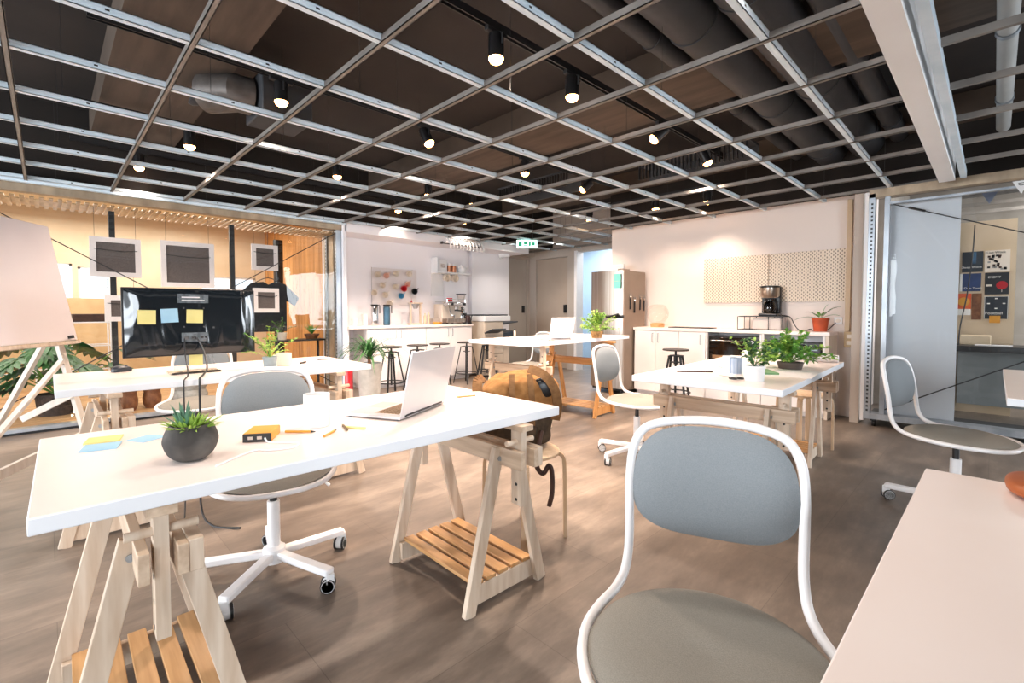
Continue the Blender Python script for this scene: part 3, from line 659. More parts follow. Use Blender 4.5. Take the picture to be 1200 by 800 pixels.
t = thing('espresso_machine', 'chrome and beige espresso machine with a red cup on top', 'coffee machine', (4.92, 6.52, Z))
MB().box(-.2, -.05, .02, .2, .19, .33).build('body', mat('beige_body', '#d8cdc0', .4, col2='#d0c4b6', scale=4), t, bevel=.01)
MB().box(-.2, -.2, .02, .2, -.05, .09).build('drip_tray', M_STEEL, t, bevel=.006)
MB().box(-.18, -.2, .3, .2, -.05, .36).build('head', M_CHROME, t, bevel=.012)
MB().lathe([(0, 0), (.035, 0), (.04, .05), (0, .05)], 16, (.04, -.13, .24)).build('group_head', M_CHROME, t)
MB().cyl((.04, -.13, .225), (.04, -.3, .215), .012, 10).lathe([(.034, 0), (.034, .03), (0, .03)], 16, (.04, -.13, .215)).build('portafilter', M_BLKP, t)
MB().tube([(-.12, -.14, .3), (-.13, -.17, .22), (-.11, -.19, .12)], .006, 8).build('steam_wand', M_CHROME, t)
MB().cyl((.15, -.2, .33), (.15, -.22, .33), .022, 14).cyl((-.1, -.2, .33), (-.1, -.215, .33), .02, 14).build('gauge', M_BLKP, t)
MB().box(-.2, -.05, .36, .2, .15, .375).tube([(-.19, -.18, .41), (.19, -.18, .41)], .006, 6).tube([(-.19, -.18, .36), (-.19, -.18, .41)], .006, 6).tube([(.19, -.18, .36), (.19, -.18, .41)], .006, 6).build('cup_rail', M_CHROME, t)
for sx in (-.17, .17): MB().cyl((sx, -.15, 0), (sx, -.15, .02), .02, 10).cyl((sx, .15, 0), (sx, .15, .02), .02, 10).build('foot', M_BLKP, t)
tag(mug_mb(.05, .06).build('red_cup', M_RED, loc=(4.9, 6.5, Z+.376)), 'red cup resting on top of the espresso machine', 'cup')
tag(mug_mb(.04, .06).build('steel_pitcher', M_CHROME, loc=(4.86, 6.37, Z+.091)), 'small steel milk pitcher on the espresso machine drip tray', 'pitcher')
t = thing('coffee_grinder', 'steel coffee grinder with clear cone hopper beside the espresso machine', 'grinder', (5.205, 6.57, Z)); t.scale = (.95, .95, 1)
MB().lathe([(0, 0), (.07, 0), (.075, .02), (.068, .25), (.05, .28), (0, .28)], 20).build('body', M_CHROME, t)
MB().lathe([(.03, .281), (.085, .5), (.08, .5), (.026, .281)], 20).build('hopper', M_VESSEL, t)
MB().lathe([(0, .501), (.095, .501), (.095, .515), (0, .52)], 20).build('lid', M_BLKP, t)
MB().box(-.03, -.13, .14, .03, -.06, .18).build('spout', M_BLKP, t, bevel=.005)
t = thing('black_kettle', 'black gooseneck kettle on its stand at the right end of the left counter', 'kettle', (5.16, 6.33, Z), R(-90)); t.scale = (.9, .9, 1)
MB().lathe([(0, 0), (.075, 0), (.075, .02), (0, .02)], 20).build('base', M_BLKP, t)
MB().lathe([(0, .021), (.065, .021), (.05, .12), (.035, .14), (0, .145)], 20).build('body', mat('dark_brown_kettle', '#3a2524', .3, col2='#2c1b1b', scale=5), t)
MB().tube(catmull([(.06, 0, .04), (.1, 0, .06), (.1, 0, .11), (.13, 0, .14)], 4), .007, 8).build('spout', M_BLKP, t)
MB().tube(catmull([(-.04, 0, .13), (-.09, 0, .14), (-.1, 0, .09), (-.09, 0, .05)], 4), .009, 8).build('handle', M_BLKP, t)

# ------------------------------------------------------------------ copier
t = thing('copier', 'beige office copier standing right of the left counter', 'copier', (5.68, 6.42, 0))
MB().box(-.3, -.26, .03, .16, .28, .96).box(.16, -.26, .03, .3, .28, .6).build('body', M_PRINT, t, bevel=.012)
for z in (.08, .24, .4, .56):
    d = MB().box(-.28, -.275, z, .14, -.261, z+.14).build('paper_drawer', M_PRINT, t, bevel=.004); MB().box(-.14, -.28, z+.1, 0, -.276, z+.12).build('drawer_handle', mat('handle_taupe', '#8f8274', .5, col2='#857869', scale=6), d)
MB().box(-.28, -.275, .73, .14, -.261, .93).build('front_door', M_PRINT, t, bevel=.004)
MB().box(-.3, -.28, .965, .32, .28, 1.06).build('scanner', M_WPLA, t, bevel=.01)
MB().box(-.27, -.25, 1.061, .28, .26, 1.085).build('document_lid', M_NAVY, t, bevel=.008)
MB().xbox(Matrix.Translation((.36, -.05, .93)) @ Matrix.Rotation(R(-6), 4, 'Y'), (.36, .4, .02)).build('output_tray', M_NAVY, t, bevel=.003)
MB().xbox(Matrix.Translation((.32, -.05, .72)) @ Matrix.Rotation(R(-8), 4, 'Y'), (.3, .38, .09)).build('output_tray', M_NAVY, t, bevel=.003)
MB().xbox(Matrix.Translation((-.14, -.37, .8)) @ Matrix.Rotation(R(-18), 4, 'X'), (.32, .22, .02)).build('bypass_tray', M_NAVY, t, bevel=.003)
for sx in (-.25, .25): MB().cyl((sx, -.22, 0), (sx, -.22, .03), .025, 10).cyl((sx, .22, 0), (sx, .22, .03), .025, 10).build('foot', M_BLKP, t)

# ------------------------------------------------------------------ fridge
t = thing('fridge', 'stainless steel fridge with freezer on top beside the doorway', 'fridge', (5.85, 3.79, 0))
MB().box(-.24, -.265, .05, .3, .265, 1.70).build('body', M_STEELD, t, bevel=.008)
def fdoor(z0, z1):
    mb = MB(); n = 12
    poly = [(-.24, -.262)]+[(-.275-.03*math.sin(PI*i/n), -.262+.524*i/n) for i in range(n+1)]+[(-.24, .262)]
    return mb.prism(poly, z0, z1)
d = fdoor(1.09, 1.70).build('freezer_door', M_STEEL, t); MB().tube(catmull([(-.295, -.2, 1.10), (-.325, -.12, 1.075), (-.33, 0, 1.07), (-.325, .12, 1.075), (-.295, .2, 1.10)], 4), .018, 8).build('handle', M_BLKP, d)
d = fdoor(.08, 1.045).build('fridge_door', M_STEEL, t)
MB().box(-.262, -.255, 1.046, -.24, .255, 1.089).build('door_gap', M_BLKP, t); MB().box(-.25, -.25, .045, -.24, .25, .079).build('kick_strip', M_BLKP, t)
for sy in (-.2, .2): MB().cyl((-.2, sy, 0), (-.2, sy, .05), .025, 10).cyl((.25, sy, 0), (.25, sy, .05), .025, 10).build('foot', M_BLKP, t)
MB().box(-.27, -.25, 1.701, -.1, -.17, 1.72).build('hinge_cover', M_STEELD, t)
for i, z in enumerate((1.60, 1.50)):
    tag(MB().box(5.545, 3.55, z-.045, 5.5475, 3.66, z+.05).build('teal_note', M_TEAL), ('upper', 'lower')[i]+' teal paper note on the freezer door', 'note', 'teal notes on the fridge')
def opener(x, z, i):
    t = thing('kitchen_tool', 'black-handled kitchen tool on the fridge side, '+('first', 'second', 'third', 'fourth')[i]+' from the left', 'tool', (x, 3.517, z), 0, 'kitchen tools on the fridge side')
    MB().bar((0, 0, -.12), (.005, 0, .03), .022, .012, up=(0, 1, 0)).build('handle', M_BLKP, t)
    MB().tube([(.004, 0, .03), (-.02, 0, .06), (-.018, 0, .1)], .005, 6).tube([(.004, 0, .03), (.025, 0, .06), (.022, 0, .1)], .005, 6).cyl((-.003, .006, .05), (.008, -.006, .05), .014, 10).build('head', M_CHROME, t)
for i, (x, z) in enumerate(((5.74, 1.29), (5.85, 1.24), (6.0, 1.28), (6.1, 1.27))): opener(x, z, i)
tag(MB().box(-.02, -.1, 0, .02, .1, .12).build('white_box', M_PAPER, loc=(5.95, 3.85, 1.701), bevel=.004), 'pale box lying on top of the fridge', 'box')

# ------------------------------------------------------------------ right hand counter
def cabinetB(y0, y1, label, doors):
    t = thing('base_cabinet', label, 'cabinet', (6.0, (y0+y1)/2, 0), 0, 'white units of the right counter'); w = (y1-y0)/2
    if doors:
        MB().box(-.15, -w, .06, .195, w, .885).box(-.12, -w+.01, 0, .19, w-.01, .06).build('carcass', M_CAB, t)
        for s in ((-1, 1) if doors == 2 else (0,)):
            ya, yb = (-w+.002, -.0015) if s < 0 else ((.0015, w-.002) if s > 0 else (-w+.002, w-.002))
            d = MB().box(-.172, ya, .065, -.1505, yb, .882).build('door', M_CAB, t, bevel=.002)
            h = MB(); handle(h, (-.172, s*.04 if s else -w+.06, .79), 1, (-1, 0, 0)); h.build('handle', M_GALV, d)
    else:
        MB().box(-.17, -w, .06, .195, -w+.02, .885).box(-.17, w-.02, .06, .195, w, .885).box(-.17, -w+.02, .36, .195, w-.02, .4).box(.17, -w+.02, .4, .195, w-.02, .885).box(-.12, -w+.01, 0, .19, w-.01, .06).build('carcass', M_CAB, t)
        d = MB().box(-.172, -w+.004, .065, -.171, w-.004, .358).box(-.17, -w+.021, .065, .16, w-.021, .359).build('drawer', M_CAB, t)
    return t
cabinetB(2.86, 3.50, 'white two-door base unit of the right counter, next to the fridge', 2)
cabinetB(2.505, 2.855, 'narrow white single-door base unit left of the oven niche', 1)
cabinetB(1.86, 2.50, 'white niche unit of the right counter holding the oven', 0)
cabinetB(1.24, 1.855, 'white niche unit of the right counter holding the microwave', 0)
tag(MB().box(5.82, 1.2, .887, 6.195, 3.52, .925).build('worktop', M_LAM, bevel=.003), 'long white worktop of the right counter with coffee maker and potted plant', 'worktop')
tag(MB().box(5.825, 1.205, 0, 6.195, 1.237, .886).build('end_panel', mat('panel_cream', '#e2d5c6', .5, col2='#d9cbbb', scale=3, stretch=(8, 8, .4)), bevel=.002), 'cream end panel closing the right counter beside the socket box', 'panel')
t = thing('oven', 'black countertop oven built in the left niche of the right counter', 'oven', (6.0, 2.18, .401))
MB().box(-.15, -.29, .01, .16, .29, .44).build('body', M_BLKP, t, bevel=.004)
d = MB().box(-.168, -.15, .03, -.1505, .285, .43).build('door', mat('oven_glass', '#100c0a', .06, col2='#18110c', scale=3), t, bevel=.004)
MB().tube([(-.17, -.12, .39), (-.19, -.12, .39), (-.19, .26, .39), (-.17, .26, .39)], .007, 8).build('handle', M_CHROME, d)
MB().box(-.171, -.11, .17, -.1695, .24, .21).build('tray_edge', mat('oven_tray', '#a8805a', .4, .4, col2='#8f6a48', scale=6), d)
for z in (.38, .27, .16): MB().cyl((-.15, -.22, z), (-.175, -.22, z), .02, 14).build('knob', M_CHROME, t)
t = thing('microwave', 'black microwave built in the right niche of the right counter', 'microwave', (6.0, 1.55, .401))
MB().box(-.13, -.27, .01, .16, .28, .4).build('body', M_BLKP, t, bevel=.004)
d = MB().box(-.15, -.12, .03, -.1305, .27, .38).build('door', mat('micro_glass', '#141414', .08, col2='#1a1a1a', scale=3), t, bevel=.004)
MB().box(-.152, -.11, .345, -.1505, .26, .357).build('trim_strip', M_CHROME, d)
MB().box(-.15, -.265, .03, -.1305, -.13, .38).build('control_panel', M_BLKP, t, bevel=.003)
for r_ in range(5):
    for c_ in range(3): MB().box(-.153, -.245+c_*.037, .08+r_*.045, -.1505, -.22+c_*.037, .1+r_*.045).build('button', M_CONC, t)
MB().box(-.152, -.24, .32, -.1505, -.15, .35).build('display', mat('display', '#9fb7c2', .3, col2='#90a8b4', scale=5), t)
# pegboard, coffee maker, rack, pot, glass sphere
M_PEGB = dotmat('pegboard_warm', '#efdfcb', '#8a7662', .04, .155)
for i, (yc, lab) in enumerate(((2.30, 'left panel of the long white pegboard above the right counter'), (1.515, 'right panel of the long white pegboard above the right counter'))):
    tag(MB().cbox((0, 0, 0), (.775, .02, .57)).build('pegboard', M_PEGB, loc=(6.1895, yc, 1.54), rot=(0, 0, R(-90)), bevel=.002), lab, 'pegboard', 'long pegboard panels')
t = thing('wire_rack', 'black wire frame stand with grey box under the coffee maker', 'rack', (6.03, 1.92, .926))
for a, b in (((-.11, -.24), (.11, -.24)), ((-.11, .24), (.11, .24)), ((-.11, -.24), (-.11, .24)), ((.11, -.24), (.11, .24))):
    for z in (.004, .155): MB().bar((a[0], a[1], z), (b[0], b[1], z), .007, .007).build('wire', M_BLK, t)
for x in (-.11, .11):
    for y in (-.24, -.1, .1, .24): MB().bar((x, y, 0), (x, y, .155), .007, .007).build('wire', M_BLK, t)
MB().box(-.1, -.23, .157, .1, .23, .163).build('shelf', M_BLK, t)
tag(MB().box(-.08, -.2, .0, .09, .1, .13).build('storage_box', mat('pale_grey_box', '#d3cbc6', .6, col2='#cbc2bd', scale=5), loc=(6.03, 1.9, .934), bevel=.008), 'pale grey box inside the wire stand under the coffee maker', 'box')
t = thing('coffee_maker', 'black and steel filter coffee maker on the wire stand', 'coffee maker', (6.03, 1.84, 1.09))
MB().box(-.09, -.1, 0, .1, .1, .03).build('base', M_BLKP, t, bevel=.01)
MB().box(.03, -.1, .03, .1, .1, .34).build('tank', M_BLKP, t, bevel=.012)
MB().lathe([(0, .21), (.085, .21), (.1, .23), (.1, .34), (0, .345)], 24, (-.01, 0, 0)).build('filter_housing', M_STEEL, t)
MB().lathe([(.101, .325), (.103, .33), (.103, .345), (.08, .35), (0, .35)], 24, (-.01, 0, 0)).build('lid', M_BLKP, t)
MB().lathe([(0, .032), (.06, .032), (.072, .07), (.068, .13), (.05, .17), (.05, .185), (.046, .185), (.064, .13), (.068, .07), (.056, .037), (0, .037)], 22, (-.02, 0, 0)).build('carafe', M_CARAFE, t)
MB().lathe([(0, .186), (.052, .186), (.05, .2), (0, .203)], 20, (-.02, 0, 0)).tube(catmull([(-.06, -.05, .17), (-.085, -.08, .16), (-.085, -.09, .1), (-.07, -.065, .06)], 4), .009, 8).build('carafe_handle', M_BLKP, t)
tag(MB().tube(catmull([(6.12, 1.78, 1.1), (6.13, 1.66, 1.08), (6.1, 1.6, .99), (6.08, 1.55, .935), (6.06, 1.48, .93), (6.1, 1.44, .945), (6.08, 1.40, .931), (6.14, 1.3, .931), (6.19, 1.22, 1.02)], 6), .005, 6).build('black_cable', M_BLK), 'black power cord of the coffee maker lying on the right counter', 'cord')
t = thing('glass_sphere', 'clear glass sphere terrarium on a wooden base at the left of the right counter', 'terrarium', (6.0, 3.25, .926))
MB().lathe([(.05, .04), (.1, .07), (.14, .13), (.15, .18), (.14, .24), (.1, .295), (.06, .31)], 28).build('globe', M_VESSEL, t)
MB().lathe([(0, 0), (.09, 0), (.095, .05), (.06, .06), (0, .06)], 24).build('base', M_SLAT, t)
tag(MB().box(-.1, -.28, 0, .1, .28, .012).build('tray', M_BLK, loc=(5.98, 2.75, .926), bevel=.004), 'flat dark tray on the right counter beside the glass sphere', 'tray')

# ------------------------------------------------------------------ plant helpers
def frond(mb, base, az, el, L, W, droop, seg=9, mi=0):
    d = Vector((math.cos(az)*math.cos(el), math.sin(az)*math.cos(el), math.sin(el))); base = Vector(base)
    P_ = lambda t: base+d*L*t-Vector((0, 0, 1))*droop*L*t*t
    mb.tube([P_(i/6) for i in range(7)], [.0018]*7, 4, mi=mi)
    for i in range(1, seg+1):
        t = .18+.82*i/seg; p = P_(t); tg = (P_(min(1, t+.02))-P_(t-.02)).normalized(); side = tg.cross(Vector((0, 0, 1)))
        if side.length < 1e-4: continue
        side.normalize(); l = W*(1.1-t*.75)*(.45+.55*min(1, i/3))
        for s in (-1, 1): mb.leaf(p, side*s*.9+tg*.45, side.cross(tg), l, l*.5, .25, 3, mi=mi)
    mb.leaf(P_(.97), P_(1)-P_(.9), (0, 0, 1), W*.5, W*.25, .2, 3, mi=mi)
def bushy(name_label, loc, H, Rr, n, pot, cat='plant', leafm=(M_LEAF, M_LEAFY), W=.06, seed=1, group=None):
    r_ = random.Random(seed); t = thing('potted_plant', name_label, cat, loc, 0, group)
    ph = pot(t); mb = MB()
    for i in range(n):
        az = r_.uniform(0, 2*PI); el = R(r_.uniform(12, 88)); L = (H*math.sin(el)+Rr*math.cos(el))*r_.uniform(.6, 1.05); dr = r_.uniform(.15, .45)
        d = Vector((math.cos(az)*math.cos(el), math.sin(az)*math.cos(el), math.sin(el))); b = Vector((0, 0, ph))
        P_ = lambda q: b+d*L*q+Vector((0, 0, .18*H*q-dr*L*q*q))
        k = r_.choice((0, 0, 1))
        mb.tube([P_(q/5) for q in range(6)], .0012, 4, mi=0)
        for q in range(5):
            p = P_(.45+.55*q/4+r_.uniform(-.05, .05))
            for e in range(4):
                v = Vector((r_.uniform(-1, 1), r_.uniform(-1, 1), r_.uniform(-.5, .7)))+d*.6
                mb.leaf(p, v, (r_.uniform(-.4, .4), r_.uniform(-.4, .4), 1), W*r_.uniform(.6, 1.15), W*.55, .25, 3, mi=k if r_.random() > .15 else 1-k)
    mb.build('foliage', list(leafm), t, angle=60); return t
def potter(r0, r1, h, m, rim=.004, soil=True):
    def f(t):
        MB().lathe([(0, 0), (r0, 0), (r1-.001, h*.82), (r1+rim, h*.83), (r1+rim, h), (r1-.004, h), (r1-.006, h*.9), (0, h*.88)], 24).build('pot', m, t)
        if soil: MB().lathe([(0, h*.882), (r1-.009, h*.885), (r1-.0105, h*.9), (0, h*.93)], 18).build('soil', M_SOIL, t)
        return h*.9
    return f
# trailing plant in terracotta pot on the counter
t = thing('potted_plant', 'sparse trailing plant in a terracotta pot on the right counter', 'plant', (6.03, 1.33, .926))
ph = potter(.062, .078, .145, M_TERRA, .006)(t); mb = MB(); r_ = random.Random(5)
for az, el, L in ((R(-60), 60, .3), (R(-110), 55, .36), (R(-85), 78, .3), (R(90), 25, .27), (R(150), 55, .15), (R(-80), 40, .22), (R(30), 60, .2), (R(-150), 50, .25), (R(70), 50, .25)):
    frond(mb, (0, 0, ph), az, R(el), L, .03, .45, 12, r_.choice((0, 1)))
mb.build('foliage', [M_LEAF, M_LEAFD], t, angle=60)

# ------------------------------------------------------------------ on the foreground left table (z .75)
Z1 = .7505
t = thing('succulent_pot', 'spiky green succulent in a round dark stone pot on the foreground left table', 'plant', (.27, 1.51, Z1))
MB().lathe([(p[0], p[2]) for p in catmull([(0, 0, 0), (.03, 0, 0), (.052, 0, .018), (.063, 0, .045), (.063, 0, .062), (.055, 0, .085), (.046, 0, .096)], 4)]+[(.042, .093), (.05, .08), (0, .075)], 40).build('pot', mat('dark_stone', '#3a3735', .85, col2='#6b6762', scale=9, bump=.35, lo=.45, hi=.75), t)
MB().lathe([(0, .08), (.045, .085), (.0, .09)], 18).build('soil', M_SOIL, t)
mb = MB(); r_ = random.Random(3)
for i in range(120):
    a = r_.uniform(0, 2*PI); q = r_.uniform(.005, .045); el = R(80-q*1500+r_.uniform(-10, 25)); L = r_.uniform(.03, .052)
    mb.leaf((q*math.cos(a), q*math.sin(a), .085), (math.cos(a)*math.cos(el), math.sin(a)*math.cos(el), math.sin(el)), (0, 0, 1), L, .011, .1, 4, tip=.8, fold=.3)
mb.build('rosettes', M_LEAFY, t, angle=60); mb = MB()
for i in range(26):
    a = r_.uniform(0, 2*PI); el = R(r_.uniform(45, 88)); L = r_.uniform(.05, .085)
    mb.leaf((-.012+.008*math.cos(a), .008*math.sin(a), .085), (math.cos(a)*math.cos(el), math.sin(a)*math.cos(el), math.sin(el)), (0, 0, 1), L, .016, .05, 5, tip=.8, fold=.35)
mb.build('aloe_leaves', mat('aloe', '#4f7a62', .5, col2='#6b9478', scale=20), t, angle=60)
t = thing('power_bank', 'orange power bank with dark end and charging sockets on the foreground left table', 'power bank', (.475, 1.605, Z1), R(-32)); t.scale = (1.15, 1.1, 1.15)
MB().box(-.035, -.045, .0, .035, .05, .024).build('case', M_ORANGE, t, bevel=.003)
MB().box(-.0345, -.0475, .001, .0345, -.0451, .023).build('end_cap', M_BLKP, t)
MB().box(-.022, -.0485, .008, -.01, -.0476, .016).box(.0, -.0485, .008, .012, -.0476, .016).build('socket', M_CHROME, t)
tag(MB().tube(catmull([(.466, 1.548, Z1+.012), (.468, 1.525, Z1+.005), (.5, 1.49, Z1+.003), (.53, 1.455, Z1+.003), (.5, 1.42, Z1+.003), (.44, 1.44, Z1+.003), (.42, 1.465, Z1+.003), (.37, 1.44, Z1+.003), (.3, 1.385, Z1+.003)], 6), .0028, 6).build('charging_cable', M_WPLA), 'white charging cable looping out of the orange power bank', 'cable')
t = thing('white_mug', 'tall plain white mug standing in the middle of the foreground left table', 'mug', (.663, 1.642, Z1))
MB().lathe([(0, 0), (.04, 0), (.043, .004), (.043, .112), (.0395, .112), (.039, .02), (0, .012)], 28).build('cup', M_WPLA, t)
MB().tube(catmull([(.02, .036, .025), (.03, .06, .03), (.034, .068, .06), (.03, .06, .088), (.02, .036, .092)], 4), .006, 8).build('handle', M_WPLA, t)
# laptop
hx, hy = .904, 1.497; u_ = Vector((.897, .441, 0)); v_ = Vector((-.441, .897, 0))
def laptop(label, loc, rz, tilt, w, d, m_):
    """local: hinge along x at y=0, base towards +y, screen leaning to -y"""
    t = thing('laptop', label, 'laptop', loc, rz)
    MB().box(-w/2, 0, .004, w/2, d, .016).build('base', M_SILV, t, bevel=.003)
    kb = MB().box(-w*.4, d*.12, .0161, w*.4, d*.55, .0166); kb.build('keyboard_well', mat('key_well', '#b9a188', .6, col2='#b0987f', scale=9), t)
    k = MB()
    for r_ in range(6):
        for c_ in range(14):
            x = -w*.39+c_*w*.0557; y = d*.135+r_*d*.068; k.box(x, y, .0166, x+w*.045, y+d*.052, .0182)
    k.build('keys', mat('keys_brown', '#80684f', .5, col2='#755f48', scale=9), t)
    MB().box(-w*.15, d*.62, .0161, w*.15, d*.94, .0164).build('trackpad', mat('trackpad', '#c9c0b8', .35, col2='#c2b8b0', scale=4), t)
    mx = Matrix.Rotation(tilt, 4, 'X')
    s = MB(); s.xbox(Matrix.Translation((0, 0, .017)) @ mx @ Matrix.Translation((0, -.003, d*.5)), (w, .006, d)); lid = s.build('lid', m_, t, bevel=.002)
    MB().xbox(Matrix.Translation((0, 0, .017)) @ mx @ Matrix.Translation((0, .0003, d*.5)), (w*.94, .0008, d*.92)).build('screen', M_BLKP, lid)
    MB().cyl((-w*.4, -.002, .015), (w*.4, -.002, .015), .006, 10).build('hinge', M_BLK, t)
    for sx in (-.45, .45): MB().cbox((sx*w, d*.06, .002), (.012, .012, .004)).cbox((sx*w, d*.94, .002), (.012, .012, .004)).build('foot', M_BLK, t)
    return t
laptop('open silver laptop on the foreground left table, its lid turned to the camera', (1.056, 1.572, Z1), math.atan2(.441, .897), R(12), .345, .24, M_SILV)
def sheet(name, x, y, z, w, d, rz, m, lab, cat, h=.001, group=None):
    return tag(MB().cbox((0, 0, h/2), (w, d, h)).build(name, m, loc=(x, y, z), rot=(0, 0, rz)), lab, cat, group)
sheet('sticky_note', .118, 1.92, Z1, .085, .08, R(-12), M_YEL, 'yellow sticky note pad on the left end of the foreground left table', 'note', .004)
sheet('sticky_note', .105, 1.825, Z1, .085, .08, R(-14), M_BLUE, 'blue sticky note pad directly before the yellow pad on the foreground left table', 'note', .003)
sheet('sticky_note', .215, 1.85, Z1, .075, .075, R(30), M_BLUE, 'blue sticky note sheet right of the yellow pad, behind the succulent pot', 'note', .001)
def pencil(x, y, z, L, rz, m, lab, up=0):
    t = thing('pencil', lab, 'pencil', (x, y, z), rz)
    MB().cyl((-L/2, 0, .004), (L/2-.015, 0, .004), .004, 6).build('barrel', m, t); MB().tube([(L/2-.015, 0, .004), (L/2, 0, .004)], [.004, .0008], 6).build('tip', M_BLKP, t)
pencil(.585, 1.585, Z1, .1, R(-135+90), M_ORANGE, 'short orange pencil lying left of the white mug')
pencil(.648, 1.5, Z1, .085, R(40), M_ORANGE, 'small orange pencil before the white mug on the foreground left table'); pencil(.715, 1.54, Z1, .09, R(75), mat('pencil_dark', '#6f5a3a', .5, col2='#5f4c30', scale=8), 'dark pencil between the white mug and the open laptop')
pencil(.735, 1.515, Z1, .09, R(120), M_YEL, 'yellow pencil crossing the dark pencil beside the open laptop')
sheet('paper_sheet', 1.37, 1.74, Z1, .21, .15, R(20), M_PAPER, 'white paper lying behind the open laptop at the right end of its table', 'paper')
tag(MB().cyl((1.33, 1.715, Z1+.005), (1.42, 1.69, Z1+.005), .004, 8).build('pen', mat('pen_gold', '#c9a26a', .4, .3, col2='#bf965c', scale=6)), 'thin gold pen on the paper behind the open laptop', 'pen')

# ------------------------------------------------------------------ backpack
t = thing('backpack', 'tan and olive canvas backpack with leather straps slumped on the wooden stool', 'backpack', (1.765, 1.765, .4515), R(-42)); t.scale = (1, 1, .95)
def fold(x, y, z, a): return a*(math.sin(x*31+z*17)+.7*math.sin(z*43-y*20+1)+.5*math.sin(x*57+y*37))
def bagf(p):
    x, y, z = p; h = (z+.19)/.38
    x = x*(1-.14*max(0, h-.5)*2)+.025*h; y = y*(1.08-.3*h)
    f = fold(x, y, z, .006); return (x+f, y-f*1.3, z+f*.5)
MB().blob((0, 0, .18), (.18, .125, .18), .42, 44, 26, bagf).build('body', M_CANVD, t, angle=80)
def topf(p):
    x, y, z = p; f = fold(x*1.2, y, z, .009)
    z2 = z-.9*max(0, -x-.05)**1.4-.35*max(0, x-.06)+f
    if z < 0 and y < 0: z2 -= .05*(1+.5*math.sin(x*14))
    return (x+.015+f*.6, y*(1.02)-f, z2)
MB().blob((0, -.01, .335), (.2, .145, .055), .5, 46, 20, topf).build('top_flap', M_CANV, t, angle=80)
MB().blob((-.02, -.128, .16), (.12, .045, .115), .5, 24, 14).build('front_pocket', M_CANVD, t, angle=80)
def strap(pts, w, th, nm, m):
    p = catmull(pts, 6); mb = MB()
    for i in range(len(p)-1): mb.bar(p[i], p[i+1]+(p[i+1]-p[i])*.15, w, th, up=(0, -1, .3))
    return mb.build(nm, m, t)
strap([(-.17, -.05, .37), (-.2, -.12, .36), (-.19, -.15, .28), (-.12, -.165, .22)], .05, .008, 'shoulder_strap', M_BAND)
MB().blob((.135, -.115, .325), (.06, .03, .055), .8, 20, 12).build('dark_opening', M_BLKP, t)
strap([(.06, -.09, .425), (.13, -.15, .4), (.18, -.165, .33), (.2, -.15, .24), (.19, -.14, .16)], .045, .008, 'shoulder_strap', M_BAND)
strap([(-.03, -.13, .4), (-.03, -.165, .34), (-.03, -.178, .25), (-.03, -.18, .14)], .03, .005, 'buckle_strap', M_BAND)
strap([(.06, -.13, .4), (.065, -.165, .34), (.07, -.175, .25), (.07, -.175, .14)], .03, .005, 'buckle_strap', M_BAND)
MB().tube(catmull([(.12, -.14, .1), (.1, -.19, .02), (.09, -.21, -.06), (.12, -.215, -.1), (.15, -.212, -.06), (.165, -.21, -.1), (.165, -.215, -.2), (.15, -.215, -.27)], 6), .012, 6).build('hanging_strap', M_STRAP, t)
MB().cbox((-.03, -.187, .2), (.035, .008, .03)).cbox((.07, -.183, .2), (.035, .008, .03)).build('buckle', M_CHROME, t)

# ------------------------------------------------------------------ on the monitor table (z .78)
Z4 = .7805
t = thing('computer_mouse', 'dark grey wireless mouse on the left end of the monitor table', 'mouse', (.32, 3.72, Z4), R(30))
MB().blob((0, 0, .005), (.055, .032, .032), .8, 20, 12, lambda p: (p[0], p[1], max(-.004, p[2]*(1-p[0]*3)))).build('body', mat('mouse_grey', '#3c4048', .4, col2='#34383f', scale=8), t, angle=80)
MB().cyl((.025, -.004, .031), (.025, .004, .031), .008, 10).build('wheel', M_BLKP, t)
t = bushy('light green feathery plant in a small grey concrete pot on the monitor table', (1.02, 3.26, Z4), .19, .12, 16, potter(.036, .043, .075, mat('bluegrey_pot', '#93a0a4', .8, col2='#7f8c90', scale=18, bump=.2), .001), leafm=(M_LEAFY, M_LEAF), W=.022, seed=11)
make_mug('cream mug beside the grey concrete pot on the monitor table', M_CREAM, (1.14, 3.36, Z4), (0, 0, 0), 'mug', None, .048, .085, R(150))
tag(MB().cyl((1.25, 3.37, Z4+.006), (1.31, 3.43, Z4+.006), .006, 8).build('pen', M_BLKP), 'black pen beside the cream mug on the monitor table', 'pen')
tag(MB().tube(catmull([(1.42, 3.5, Z4+.004), (1.46, 3.47, Z4+.004), (1.5, 3.5, Z4+.004), (1.46, 3.54, Z4+.004)], 5, True), .004, 6, True).build('key_ring', M_CHROME), 'small metal ring on the right end of the monitor table', 'ring')

# ------------------------------------------------------------------ on the plant table (z .755)
Z2 = .7555
bushy('small leafy plant in a white pot on the near end of the plant table', (2.86, .95, Z2),   .17, .12, 22, potter(.052, .058, .085, M_WPLA, .001), leafm=(M_LEAFD, M_LEAFY), W=.028, seed=21)
bushy('large bushy fern in a low dark bowl on the far end of the plant table', (3.62, .97, Z2),   .2, .19, 75, potter(.07, .08, .045, mat('dark_bowl', '#5a4c44', .6, col2='#483c35', scale=8), .002), leafm=(M_LEAF, M_LEAFY), W=.036, seed=22)
make_mug('white mug with handle at the left on the plant table', M_WPLA, (3.22, 1.22, Z2), (0, 0, 0), 'mug', None, .046, .095, R(135))
t = thing('pen_cup', 'blue striped tumbler in the middle of the plant table', 'tumbler', (3.08, 1.13, Z2))
MB().lathe([(0, 0), (.034, 0), (.038, .1), (.035, .1), (.032, .01), (0, .01)], 20).build('cup', mat('tumbler_blue', '#b9c8d8', .3, col2='#7c94b8', scale=6, stretch=(14, 14, .3)), t)
